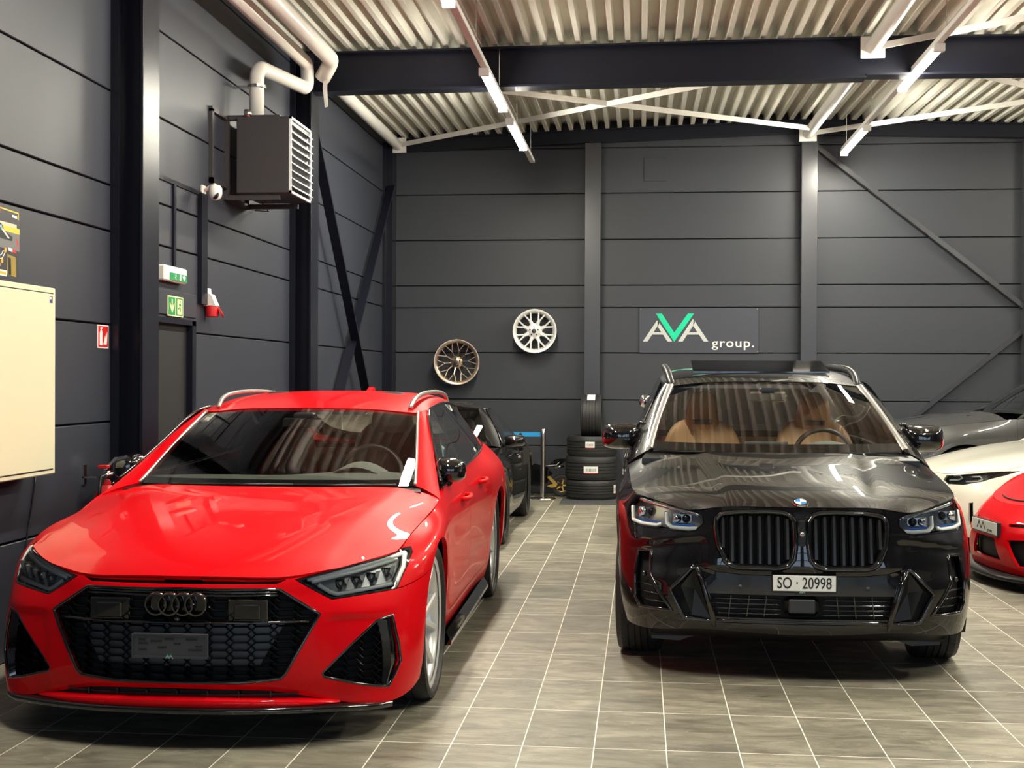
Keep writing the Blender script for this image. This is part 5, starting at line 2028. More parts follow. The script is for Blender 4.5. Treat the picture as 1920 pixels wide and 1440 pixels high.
    link_mesh('plate_text', me, 'black_satin', npl, loc=(.010, yp - .0035, .520))
    ava_mark(npl, lambda a, b, d: (.0 + a, d, .4765 + b * .8), .022, yp - .0012, yp)
    # air deflectors ahead of the tyres
    mb = MB().prism([(.50, .245), (.76, .235), (.745, .165), (.60, .155), (.53, .18)], lambda a, b, d: (a, d, b), -.50, -.48)
    mpair('air_deflector', mb, 'holder_grey', car)
    mpair('fog_reflector', MB(), 'black_gloss', car) if False else None
    # valance under the bumper
    mb = MB()
    A = np.array([(x_, -.76 + .2 * abs(x_) ** 2.2, .262) for x_ in np.linspace(-.75, .75, 24)])
    mb.grid(np.array([A, A + [0, .06, -.05], A + [0, .3, -.06]]))
    mb.build('valance', 'black_satin', car, smooth=True)
    bm.free()
    # bonnet
    hn = [
        [(0, -.774, .897), (.2, -.767, .896), (.4, -.744, .891), (.54, -.702, .869), (.66, -.632, .889), (.822, -.43, .922)],
        [(0, -.68, .936), (.2, -.675, .936), (.4, -.65, .929), (.56, -.60, .920), (.69, -.51, .924), (.846, -.335, .937)],
        [(0, -.42, .990), (.2, -.42, .990), (.4, -.40, .983), (.58, -.36, .974), (.72, -.29, .966), (.860, -.19, .957)],
        [(0, -.12, 1.038), (.2, -.12, 1.037), (.4, -.11, 1.031), (.6, -.07, 1.019), (.74, -.02, 1.004), (.870, .06, .986)],
        [(0, .10, 1.072), (.2, .10, 1.071), (.42, .12, 1.066), (.62, .16, 1.054), (.76, .22, 1.038), (.878, .28, 1.008)],
        [(0, .27, 1.100), (.22, .275, 1.100), (.45, .30, 1.096), (.65, .345, 1.088), (.79, .38, 1.066), (.886, .43, 1.022)],
    ]
    NETS['suv_hood'] = hn
    V = surf(hn, [10, 14, 14, 12, 9], [12, 14, 14, 10, 9], smooth=4)
    cx = .365 + .10 * np.clip((V[:, :, 1] + .7) / 1.2, 0, 1)
    fade = np.clip((V[:, :, 1] + .72) / .25, 0, 1)
    V[:, :, 2] += fade * .011 / (1 + np.exp((V[:, :, 0] - cx) / .017))
    hb = grid_bm(V, (4, 4, np.array([0, 0, 1])))
    ht = bvh(hb)
    emit('bonnet', shell(part_data(hb, {0}), .02, .0015), PAINT, car, 'join')
    hb.free()
    # emblem
    q = ht.ray_cast(Vector((0, -.735, 4)), Vector((0, 0, -1)))
    em = bpy.data.objects.new('emblem', None)
    nrm = q[1]
    rotm = nrm.to_track_quat('Z', 'Y').to_euler()
    bpy.data.objects.remove(em)
    base = MB().lathe([(0, .006), (.030, .006), (.032, .007), (.040, .006), (.042, .0)], (0, 0, 0), 'z', 36).build('emblem', 'chrome', car, angle=30, loc=(q[0].x, q[0].y, q[0].z), rot=rotm)
    base.rotation_mode = 'XYZ'
    MB().lathe([(.0305, .0075), (.0385, .0075), (.0385, .006), (.0305, .006)], (0, 0, 0), 'z', 36).build('emblem_ring', 'black_gloss', base)
    for k in range(4):
        a0 = math.pi / 2 * k
        poly = [(0, 0)] + [(.0295 * math.cos(a0 + t), .0295 * math.sin(a0 + t)) for t in np.linspace(0, math.pi / 2, 8)]
        MB().prism(poly, lambda a, b, d: (a, b, d), .006, .0076).build('emblem_quarter', 'white_print' if k % 2 == 0 else pmat('emblem_blue', (.03, .22, .62), .3).name, base)
    # windscreen
    wb = curve([(0, .32, 1.108), (.3, .335, 1.110), (.55, .38, 1.114), (.738, .44, 1.118)], 16)
    wt = curve([(0, 1.13, 1.522), (.25, 1.14, 1.519), (.45, 1.17, 1.509), (.595, 1.205, 1.492)], 16)
    V = ruled(wb, wt, 16, (0, -.014, .02))
    b2 = grid_bm(V, (4, 4, np.array([0, -1, 1])))
    emit('windscreen', part_data(b2, {0}), 'glass', car, 'join')
    b2.free()
    V2 = ruled(wb, wt, 40, (0, -.014, .02)) + np.array([0, .004, -.003])
    b2 = grid_bm(V2[:5], (1, 4, np.array([0, -1, 1])))
    emit('windscreen_border', part_data(b2, {0}), 'black_satin', car, 'join')
    b2.free()
    MB().add([(-.80, .28, 1.07), (.80, .28, 1.07), (.77, .47, 1.10), (-.77, .47, 1.10), (-.80, .28, 1.0), (.80, .28, 1.0)], [(0, 1, 2, 3), (4, 5, 1, 0)]).build('cowl', 'black_satin', car)
    pa = curve([(.738, .44, 1.120), (.696, .695, 1.245), (.648, .95, 1.372), (.595, 1.205, 1.495)], 18)
    pb = curve([(.890, .42, 1.022), (.850, .60, 1.12), (.785, .84, 1.262), (.712, 1.09, 1.41), (.655, 1.31, 1.505)], 18)
    pm = (pa + pb) / 2 + np.array([.014, -.014, .014])
    V = np.array([pa * (1 - t) ** 2 + pm * 2 * t * (1 - t) + pb * t * t for t in np.linspace(0, 1, 8)])
    b2 = grid_bm(V, (3, 8, np.array([1, -.5, .5])))
    emit('a_pillar', shell(part_data(b2, {0}), .02), PAINT, car)
    b2.free()
    Tv = np.array([pa + np.array([dx, dy, dz]) for dx, dy, dz in ((-.004, -.004, .004), (.006, -.014, .012), (.024, -.014, .014), (.036, -.004, .008))])  # ceiling reflection on the black pillar put in as a bright metal strip
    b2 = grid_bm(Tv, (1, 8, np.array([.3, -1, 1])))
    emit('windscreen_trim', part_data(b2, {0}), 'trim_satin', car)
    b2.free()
    rn = [
        [(0, 1.13, 1.526), (.25, 1.14, 1.523), (.45, 1.17, 1.513), (.595, 1.205, 1.497), (.652, 1.28, 1.505)],
        [(0, 1.42, 1.578), (.25, 1.42, 1.575), (.45, 1.43, 1.564), (.605, 1.45, 1.544), (.665, 1.48, 1.524)],
        [(0, 1.85, 1.617), (.25, 1.85, 1.614), (.45, 1.85, 1.602), (.61, 1.85, 1.58), (.672, 1.85, 1.548)],
        [(0, 2.5, 1.636), (.25, 2.5, 1.633), (.45, 2.5, 1.62), (.605, 2.5, 1.595), (.668, 2.5, 1.558)],
        [(0, 3.1, 1.61), (.25, 3.1, 1.607), (.44, 3.1, 1.595), (.585, 3.1, 1.568), (.65, 3.1, 1.53)],
        [(0, 3.62, 1.555), (.22, 3.62, 1.552), (.40, 3.6, 1.54), (.54, 3.57, 1.51), (.61, 3.52, 1.465)],
    ]
    V = surf(rn, 8, [6, 6, 6, 4], smooth=1)
    b2 = grid_bm(V, (4, 4, np.array([0, 0, 1])))
    cut(b2, [(-.02, 1.50), (.44, 1.50), (.44, 2.0), (-.02, 2.0)], (0, 1), lambda c: True, 1)
    emit('roof', shell(part_data(b2, {0}), .02), PAINT, car, 'join')
    b2.free()
    MB().add([(-.455, 1.46, 1.592), (.455, 1.46, 1.592), (.455, 1.88, 1.670), (-.455, 1.88, 1.670), (-.455, 1.46, 1.582), (.455, 1.46, 1.582), (.455, 1.88, 1.660), (-.455, 1.88, 1.660)],
             [(0, 1, 2, 3), (7, 6, 5, 4), (0, 4, 5, 1), (1, 5, 6, 2), (2, 6, 7, 3), (3, 7, 4, 0)]).build('sunroof_glass', 'black_gloss', car)
    MB().box(-.44, .44, 1.50, 2.0, 1.545, 1.555).build('sunroof_opening', 'black_matte', car)
    rl = [(.602, 1.26, 1.495), (.615, 1.40, 1.545), (.628, 1.75, 1.600), (.63, 2.4, 1.624), (.615, 3.0, 1.625), (.585, 3.35, 1.565)]
    mpair('roof_rail', MB().tube([tuple(p) for p in curve(rl, 40)], .025, 10), 'black_satin', car, smooth=True)
    # side glass band
    sb = curve([(.886, .50, 1.035), (.876, .8, 1.06), (.866, 1.6, 1.08), (.862, 2.2, 1.09), (.852, 2.864, 1.10), (.80, 3.4, 1.11)], 50)
    stp = curve([(.872, .57, 1.065), (.785, .88, 1.262), (.69, 1.26, 1.49), (.672, 1.6, 1.528), (.674, 2.3, 1.55), (.665, 2.9, 1.535), (.62, 3.35, 1.48)], 50)
    V = ruled(sb, stp, 10, (.012, 0, 0))
    b2 = grid_bm(V, (4, 25, np.array([1, 0, 0])))
    ly = b2.faces.layers.int['pid']
    cut(b2, [(1.66, .9), (1.76, .9), (1.70, 1.7), (1.60, 1.7)], (1, 2), lambda c: True, 1)
    cut(b2, [(2.62, .9), (2.72, .9), (2.60, 1.7), (2.50, 1.7)], (1, 2), lambda c: True, 5)
    for f in b2.faces:
        if f[ly] == 0:
            f[ly] = 4 if f.calc_center_median().y > 1.7 else 3
    emit('side_window', part_data(b2, {3}), 'glass', car)
    emit('rear_side_window', part_data(b2, {4}), 'glass_dark', car)
    emit('door_pillar', part_data(b2, {1}), 'black_gloss', car)
    emit('door_pillar', part_data(b2, {5}), 'black_gloss', car)
    b2.free()
    MB().add([(-.58, 3.55, 1.46), (.58, 3.55, 1.46), (.74, 3.80, 1.10), (-.74, 3.80, 1.10)], [(0, 1, 2, 3)]).build('rear_window', 'glass_dark', car)
    mirror_shell(car, .925, .84, 1.178, .255, .16, .168, 'black_gloss', ([(.84, .76, 1.10), (.86, .78, 1.115), (.88, .79, 1.13)], .028), taper=.95)
    mpair('mirror_bracket', MB().tube([(.78, .74, 1.262), (.81, .76, 1.262), (.828, .78, 1.24), (.83, .79, 1.12)], .011, 8), 'black_gloss', car, smooth=True)
    for cy in (0, 2.864):
        arch_liner(car, cy, .365, .415, .60, .90)
    for s in (-1, 1):
        for cy in (0, 2.864):
            wheel(car, s * .80, cy, .364, .245, .26, 'S10', pmat('rim_dark', (.03, .03, .032), .25, metal=.6).name, s, steer=-.06 if cy == 0 else 0, tread=True)
    MB().box(-.76, .76, -.60, 3.7, .20, .26).build('underbody', 'black_matte', car)
    # cabin
    pmat('tan_leather', (.80, .46, .23), .5)
    pmat('dash_black', (.05, .052, .05), .6)
    MB().box(-.84, .84, .40, .44, .35, 1.02).box(-.8, .8, 3.3, 3.36, .3, 1.12).box(-.82, .82, .62, 3.5, .33, .37).build('cabin_floor', 'cabin_dark', car)
    dn_ = [[(-.80, .50, 1.075), (-.4, .45, 1.085), (0, .44, 1.085), (.4, .45, 1.085), (.80, .50, 1.075)], [(-.80, .75, 1.08), (-.4, .75, 1.085), (0, .75, 1.085), (.4, .75, 1.09), (.80, .75, 1.08)], [(-.80, .95, 1.065), (-.4, .95, 1.065), (0, .95, 1.065), (.4, .95, 1.075), (.80, .95, 1.065)], [(-.80, 1.0, .85), (-.4, 1.0, .85), (0, 1.0, .85), (.4, 1.0, .85), (.80, 1.0, .85)]]
    MB().grid(surf(dn_, 4, 6)).build('dashboard', 'dash_black', car, smooth=True)
    nb = [[(.17 + .40 * k / 10, .76, 1.075 + .06 * math.sin(math.pi * k / 10) ** .6) for k in range(11)], [(.17 + .40 * k / 10, .96, 1.075 + .075 * math.sin(math.pi * k / 10) ** .6) for k in range(11)]]
    MB().grid(np.array(nb)).build('instrument_hood', 'dash_grey', car, smooth=True)
    MB().cbox(-.15, .12, .90, .92, 1.06, 1.145, .005).build('display', pmat('display_grey', (.12, .14, .15), .25).name, car)
    steering(car, .365, 1.06, 1.04, .185)
    for sx_ in (-.385, .375):
        seat(car, sx_, 1.42, .48, 'tan_leather', w=.56, h=.66, hw=.46)
    MB().cbox(-.7, .7, 2.45, 2.62, .5, 1.10, .05).build('rear_bench', 'tan_leather', car)
    MB().cbox(-.12, .12, .98, 1.01, 1.395, 1.46, .012).build('interior_mirror', 'chrome', car)
    MB().cbox(-.05, .05, .98, 1.09, 1.44, 1.485, .01).build('camera_housing', 'black_satin', car)
    return car


build_black_suv()
# ================================================================== the other cars
def simple_car(car, rows, hood, paint, wb, wt, pb, roof, sb, stp, wheels, cuts=(), subc=6, doors=(), archR=.40, interior=True, glass='glass'):
    """body from nets; wheels: list of (y, half track, R, W, rimR, style, mat)"""
    V = surf(rows, 6, subc, smooth=1)
    bm = grid_bm(V, (2, 2, np.array([0, -1, 0])))
    tree = bvh(bm)

    def hy(x, z, off=0.0):
        r = tree.ray_cast(Vector((x, -4, z)), Vector((0, 1, 0)))
        return None if r[0] is None else r[0].y + off

    for (wy, tr, R, *_r_) in wheels:
        cut(bm, arch_poly(wy, R, R + .04), (1, 2), lambda c: c.x > .55, 99)
        arch_liner(car, wy, R, R + .04, .55, tr + .09)
    inner = part_data(bm, {0})
    inner = (inner[0] - inner[1] * .07, inner[1], inner[2])
    put('inner_shell', joined(inner, mirrored(inner)), 'black_matte', car)
    for poly, pid in cuts:
        cut(bm, poly, (0, 2), lambda c: c.y < -.1, pid)
    for poly, pid in doors:
        cut(bm, poly, (1, 2), lambda c: c.x > .55, pid, only=0)
    cut(bm, [(-3, -1), (-.42, -1), (-.42, 2), (-3, 2)], (1, 2), lambda c: True, 50, only=0)
    lay = bm.faces.layers.int['pid']
    emit('front_bumper', shell(part_data(bm, {50}), .02, .0015), paint, car, 'join')
    emit('body_side', shell(part_data(bm, {0}), .02, .0015), paint, car, 'join')
    for poly, pid in doors:
        emit('door', shell(part_data(bm, {pid}), .02, .0018), paint, car)
    extra = {pid: part_data(bm, {pid}) for poly, pid in cuts}
    bm.free()
    V = surf(hood, 8, 8, smooth=2)
    hb = grid_bm(V, (2, 2, np.array([0, 0, 1])))
    emit('bonnet', shell(part_data(hb, {0}), .018, .0015), paint, car, 'join')
    hb.free()
    wbc, wtc = curve(wb, 12), curve(wt, 12)
    b2 = grid_bm(ruled(wbc, wtc, 10, (0, -.012, .018)), (4, 4, np.array([0, -1, 1])))
    emit('windscreen', part_data(b2, {0}), glass, car, 'join')
    b2.free()
    pa = curve([wb[-1], wt[-1]], 14)
    pbc = curve(pb, 14)
    pm = (pa + pbc) / 2 + np.array([.012, -.012, .012])
    b2 = grid_bm(np.array([pa * (1 - t) ** 2 + pm * 2 * t * (1 - t) + pbc * t * t for t in np.linspace(0, 1, 6)]), (3, 6, np.array([1, -.5, .5])))
    emit('a_pillar', shell(part_data(b2, {0}), .02), paint, car)
    b2.free()
    b2 = grid_bm(surf(roof, 6, 5, smooth=1), (3, 3, np.array([0, 0, 1])))
    emit('roof', shell(part_data(b2, {0}), .02), paint, car, 'join')
    b2.free()
    sbc, stc = curve(sb, 30), curve(stp, 30)
    b2 = grid_bm(ruled(sbc, stc, 6, (.01, 0, 0)), (3, 12, np.array([1, 0, 0])))
    emit('side_window', part_data(b2, {0}), 'glass_dark' if glass == 'glass_dark' else 'glass', car)
    b2.free()
    mpair('window_trim', MB().tube([tuple(p) for p in stc], .008, 6), 'black_gloss', car, smooth=True)
    for (wy, tr, R, W_, rr, st, mt) in wheels:
        for s in (-1, 1):
            wheel(car, s * tr, wy, R, W_, rr, st, mt, s)
    L = wheels[1][0]
    zb = wb[0][2]
    MB().box(-.6, .6, -.6, L + .6, .14, .2).build('underbody', 'black_matte', car)
    MB().box(-.74, .74, .5, L + .5, .24, .28).box(-.74, .74, .48, .52, .24, zb - .12).build('cabin_floor', 'cabin_dark', car)
    if interior:
        MB().grid(np.array([[(x, wb[0][1] + .1, zb - .03), (x, wb[0][1] + .45, zb - .01), (x, wb[0][1] + .5, zb - .2)] for x in np.linspace(-.66, .66, 9)])).build('dashboard', 'dash_black', car, smooth=True)
        for s in (-.35, .35):
            seat(car, s, wb[0][1] + .85, zb - .62, 'cabin_dark', h=.56, w=.46)
        steering(car, .35, wb[0][1] + .55, zb, .17)
    return hy, extra


def sx_net(net, fx, fy, fz, dz=0.0):
    return [[(p[0] * fx, p[1] * fy, p[2] * fz + dz) for p in r] for r in net]


R911 = [
    [(0, -.97, .115), (.25, -.955, .115), (.45, -.92, .115), (.62, -.85, .12), (.76, -.73, .125), (.86, -.57, .135), (.905, -.38, .15), (.90, 0, .16), (.87, .5, .16), (.87, 1.2, .16), (.90, 2.0, .17), (.92, 2.457, .18), (.90, 2.95, .2), (.78, 3.35, .24), (.5, 3.5, .26), (0, 3.54, .26)],
    [(0, -1.0, .25), (.25, -.985, .25), (.45, -.95, .25), (.62, -.88, .25), (.765, -.755, .25), (.868, -.585, .26), (.918, -.39, .28), (.925, 0, .32), (.895, .5, .30), (.89, 1.2, .30), (.93, 2.0, .31), (.945, 2.457, .33), (.93, 2.95, .35), (.82, 3.38, .38), (.52, 3.54, .4), (0, 3.58, .4)],
    [(0, -.985, .40), (.25, -.97, .40), (.45, -.93, .40), (.62, -.855, .40), (.765, -.73, .405), (.868, -.565, .42), (.92, -.37, .45), (.935, 0, .52), (.905, .5, .46), (.895, 1.2, .46), (.94, 2.0, .48), (.955, 2.457, .52), (.94, 2.95, .52), (.83, 3.4, .52), (.52, 3.56, .54), (0, 3.6, .54)],
    [(0, -.915, .52), (.25, -.90, .52), (.45, -.855, .525), (.61, -.775, .535), (.745, -.65, .555), (.835, -.50, .59), (.885, -.33, .63), (.905, 0, .70), (.895, .5, .65), (.885, 1.2, .65), (.93, 2.0, .70), (.945, 2.457, .74), (.92, 2.95, .72), (.80, 3.38, .68), (.5, 3.52, .66), (0, 3.56, .66)],
    [(0, -.84, .60), (.25, -.82, .605), (.45, -.76, .62), (.60, -.66, .66), (.70, -.52, .73), (.75, -.36, .79), (.77, -.16, .83), (.785, .05, .85), (.82, .5, .865), (.84, 1.2, .885), (.865, 2.0, .915), (.85, 2.457, .93), (.78, 2.95, .87), (.65, 3.3, .78), (.4, 3.45, .74), (0, 3.48, .73)],
]
H911 = [
    [(0, -.842, .602), (.22, -.825, .606), (.42, -.772, .620), (.585, -.672, .657), (.745, -.37, .788)],
    [(0, -.5, .70), (.2, -.5, .70), (.4, -.48, .71), (.58, -.42, .748), (.768, -.18, .832)],
    [(0, -.05, .79), (.2, -.05, .79), (.4, -.04, .792), (.6, -.02, .812), (.783, .05, .853)],
    [(0, .38, .855), (.25, .38, .855), (.45, .40, .856), (.65, .43, .86), (.81, .42, .864)],
]
G911 = dict(
    wb=[(0, .42, .862), (.35, .46, .866), (.68, .57, .876)], wt=[(0, 1.12, 1.25), (.3, 1.14, 1.245), (.52, 1.2, 1.225)],
    pb=[(.82, .48, .866), (.76, .75, .985), (.65, 1.05, 1.14), (.575, 1.28, 1.215)],
    roof=[[(0, 1.12, 1.253), (.3, 1.14, 1.248), (.52, 1.2, 1.228), (.575, 1.28, 1.216)], [(0, 1.6, 1.288), (.3, 1.6, 1.28), (.52, 1.6, 1.252), (.59, 1.6, 1.218)],
          [(0, 2.2, 1.225), (.3, 2.2, 1.217), (.5, 2.2, 1.19), (.58, 2.2, 1.145)], [(0, 2.9, 1.03), (.28, 2.9, 1.02), (.47, 2.9, .99), (.58, 2.85, .95)], [(0, 3.42, .80), (.28, 3.42, .79), (.5, 3.38, .78), (.66, 3.2, .80)]],
    sb=[(.835, .56, .872), (.845, 1.2, .89), (.84, 1.9, .915), (.72, 2.6, .94)], stp=[(.825, .62, .888), (.70, .97, 1.08), (.592, 1.3, 1.212), (.598, 1.6, 1.215), (.585, 2.1, 1.16), (.64, 2.6, .97)])

pmat('rim_black', (.02, .02, .022), .2, metal=.5)


def round_lamp(car, s, x, y, z, paint):
    """oval lamp set in the wing"""
    o = MB().lathe([(0, -.035), (.045, -.03), (.082, -.015), (.098, .0), (.10, .02)], (0, 0, 0), 'y', 28).build('headlight', 'lens', car, smooth=True, loc=(s * x, y, z), rot=(-.75, 0, s * .30))
    MB().lathe([(0, .012), (.09, .012), (.10, .0)], (0, 0, 0), 'y', 28).build('reflector_bowl', 'bowl_grey', o)
    MB().lathe([(.096, -.004), (.104, -.006), (.108, .01), (.098, .02)], (0, 0, 0), 'y', 28).build('lamp_ring', paint, o, smooth=True)
    for dx, dz in ((-.03, .03), (.03, .03), (-.03, -.03), (.03, -.03)):
        MB().lathe([(0, -.012), (.012, -.01), (.016, 0), (.016, .012)], (dx, 0, dz), 'y', 12).build('projector', 'drl_white', o, smooth=True)


# ---- black sports coupe behind the red estate
pc = thing('sports_coupe', 'low black sports coupe parked behind the red estate car', 'car', (-1.075, 4.72, 0), .01)
hy_, ex = simple_car(pc, R911, H911, 'black_paint', wheels=[(0, .80, .335, .255, .25, 'S10', 'rim_black'), (2.457, .79, .345, .30, .25, 'mesh10', 'rim_black')],
                     cuts=[([(.30, .18), (.72, .20), (.74, .32), (.34, .33)], 2)], doors=[([(.62, .17), (.60, .6), (.58, 1.0), (1.72, 1.0), (1.68, .5), (1.55, .17)], 20)], **G911)
emit('intake', (ex[2][0] + np.array([0, .04, 0]), ex[2][1], ex[2][2]), 'black_matte', pc)
for s in (-1, 1):
    round_lamp(pc, s, .665, -.44, .675, 'black_paint')
mirror_shell(pc, .945, .66, .925, .21, .14, .12, 'black_paint', ([(.82, .62, .88), (.86, .63, .885), (.89, .64, .895)], .022))
mpair('side_scoop', MB().add([(.925, 1.86, .80), (.975, 2.02, .80), (.985, 2.05, .62), (.93, 1.88, .60)], [(0, 1, 2, 3)]), 'black_matte', pc)
mpair('door_handle', MB().tube([(.90, 1.35, .74), (.92, 1.38, .745), (.92, 1.5, .75), (.90, 1.53, .75)], .012, 8), 'black_paint', pc, smooth=True)
MB().cbox(-.62, .62, 3.28, 3.40, .93, .96, .01).build('rear_spoiler', 'black_paint', pc)

# ---- red track coupe on the right
th = math.radians(84)
gt = thing('track_coupe', 'red track coupe whose low nose points towards the black off-roader', 'car', (3.70 + math.sin(th) * 1.0, 2.98 + math.cos(th) * 1.0, 0), -th)
INC = [(-.02, .355), (.18, .35), (.27, .20), (-.02, .195)]
INS = [(.36, .36), (.62, .385), (.78, .36), (.80, .20), (.48, .18)]
SLOT = [(.30, .475), (.70, .50), (.70, .475), (.32, .455)]
hy_, ex = simple_car(gt, R911, H911, 'red_paint', wheels=[(0, .80, .335, .255, .25, 'S10', 'rim_black'), (2.457, .79, .345, .31, .25, 'S10', 'rim_black')],
                     cuts=[(INC, 2), (INS, 3), (SLOT, 4)], doors=[([(.62, .17), (.60, .6), (.58, 1.0), (1.72, 1.0), (1.68, .5), (1.55, .17)], 20)], **G911)
emit('centre_intake', (ex[2][0] + np.array([0, .05, 0]), ex[2][1], ex[2][2]), 'black_matte', gt, 'join')
emit('side_intake', (ex[3][0] + np.array([-.02, .06, 0]), ex[3][1], ex[3][2]), 'black_matte', gt)
emit('upper_slot', (ex[4][0] + np.array([0, .03, 0]), ex[4][1], ex[4][2]), 'black_matte', gt)
for s in (-1, 1):
    round_lamp(gt, s, .665, -.44, .675, 'red_paint')
mirror_shell(gt, .945, .66, .925, .21, .14, .12, 'red_paint', ([(.82, .62, .88), (.86, .63, .885), (.89, .64, .895)], .022))
c_ = curve([(0, -1.06, .085), (.3, -1.045, .085), (.55, -.97, .088), (.75, -.83, .095), (.88, -.62, .105)], 24)
b2 = grid_bm(np.array([c_ + [0, .15, .03], c_ + [0, .01, .02], c_, c_ + [0, 0, -.014], c_ + [0, .2, -.014]]), (2, 3, np.array([0, -1, 0])))
emit('splitter', part_data(b2, {0}), 'black_satin', gt, 'join')
b2.free()
yp = hy_(.05, .42) - .02
npl = MB().cbox(-.26, .26, yp, yp + .03, .365, .475, .004).build('plate_holder', 'black_satin', gt)
MB().cbox(-.25, .25, yp - .004, yp + .001, .380, .470, .002).build('show_plate', 'white_print', npl)
mb = MB()
for c in (-.10, -.02):
    mb.prism([(c - .05, .40), (c - .035, .40), (c, .445), (c + .035, .40), (c + .05, .40), (c, .462)], lambda a, b, d: (a, d, b), yp - .0055, yp - .004)
mb.build('plate_logo', 'black_satin', npl)
me = text_mesh('group.', .035, .0006, 1.1)
me.transform(Matrix.Rotation(math.radians(90), 4, 'X'))
link_mesh('plate_text', me, 'black_satin', npl, loc=(.12, yp - .005, .405))
cr_ = MB().prism([(-.022, .03), (.022, .03), (.024, 0), (.012, -.026), (0, -.034), (-.012, -.026), (-.024, 0)], lambda a, b, d: (a, b, d), 0, .004).build('emblem', pmat('gold', (.75, .5, .12), .25, metal=.8).name, gt, loc=(0, -.62, .668), rot=(.30, 0, 0))
MB().tube([(-.30, -.74, .637), (-.15, -.775, .63), (0, -.785, .628), (.15, -.775, .63), (.30, -.74, .637)], .006, 6).build('bonnet_vent', 'black_matte', gt, smooth=True)
MB().cbox(-.75, .75, 3.1, 3.4, 1.22, 1.245, .01).build('rear_wing', 'black_satin', gt)
for s in (-.4, .4):
    MB().bar((s, 3.2, .85), (s, 3.2, 1.23), .02, .12, (0, 1, 0)).build('wing_support', 'black_satin', gt)

# ---- white coupe behind it
th = math.radians(80)
wc = thing('white_coupe', 'creamy white coupe with slim dark headlights behind the red track coupe', 'car', (3.68 + math.sin(th) * .88, 5.10 + math.cos(th) * .88, 0), -th)
er = sx_net(NETS['estate_rows'], .965, .95, 1.0)
eh = sx_net(NETS['estate_hood'], .965, .95, 1.0)
HLW = [(.40, .680), (.50, .690), (.66, .715), (.79, .742), (.868, .752), (.84, .712), (.74, .652), (.60, .612), (.45, .608), (.38, .640)]
CURT = [(.70, .46), (.735, .47), (.76, .30), (.72, .26)]
KID = [(.03, .66), (.20, .655), (.26, .60), (.22, .34), (.16, .29), (.04, .29)]
hy_, ex = simple_car(wc, er, eh, 'white_paint', wheels=[(0, .79, .34, .275, .26, 'Y7', 'rim_black'), (2.857 * .975, .79, .345, .285, .26, 'Y7', 'rim_black')],
                     cuts=[(HLW, 2), (CURT, 3), (KID, 4)], subc=5,
                     wb=[(0, .42, .972), (.35, .46, .975), (.70, .55, .982)], wt=[(0, 1.18, 1.33), (.3, 1.2, 1.325), (.56, 1.26, 1.30)],
                     pb=[(.865, .42, .912), (.80, .72, 1.06), (.70, 1.05, 1.24), (.62, 1.34, 1.315)],
                     roof=[[(0, 1.18, 1.333), (.3, 1.2, 1.328), (.56, 1.26, 1.303), (.62, 1.34, 1.316)], [(0, 1.7, 1.39), (.3, 1.7, 1.383), (.55, 1.7, 1.355), (.63, 1.7, 1.325)], [(0, 2.4, 1.35), (.3, 2.4, 1.34), (.53, 2.4, 1.31), (.61, 2.4, 1.27)], [(0, 3.1, 1.17), (.3, 3.1, 1.16), (.5, 3.1, 1.13), (.62, 3.1, 1.08)], [(0, 3.6, 1.02), (.3, 3.6, 1.02), (.5, 3.58, 1.01), (.66, 3.45, 1.02)]],
                     sb=[(.86, .52, .955), (.85, 1.2, .985), (.84, 2.2, 1.01), (.76, 2.9, 1.03)], stp=[(.85, .58, .975), (.74, .95, 1.17), (.635, 1.38, 1.31), (.64, 1.8, 1.32), (.62, 2.4, 1.265), (.68, 2.9, 1.1)])
dk = pmat('lamp_smoke', (.012, .012, .014), .15)
for s in (1, -1):
    fx = (lambda d: d) if s > 0 else mirrored
    hd = put('headlight', fx((ex[2][0] + np.array([0, .035, 0]), ex[2][1], ex[2][2])), 'lamp_smoke', wc)
    put('lens', fx(ex[2]), 'lens', hd)
    for a in (.50, .66):
        P = [(a - .06, .640), (a + .03, .648), (a + .06, .668), (a + .03, .690), (a - .03, .684)]
        mb = MB().tube([(s * x, (hy_(x, z) or -.6) + .015, z) for x, z in P], .008, 8)
        mb.build('light_guide', 'drl_white', hd, smooth=True)
emit('air_curtain', (ex[3][0] + np.array([-.01, .04, 0]), ex[3][1], ex[3][2]), 'black_matte', wc)
emit('kidney_grille', (ex[4][0] + np.array([0, .04, 0]), ex[4][1], ex[4][2]), 'black_satin', wc)
mirror_shell(wc, .93, .72, 1.02, .2, .13, .13, 'black_gloss', ([(.84, .66, .95), (.87, .68, .96), (.89, .69, .97)], .024))

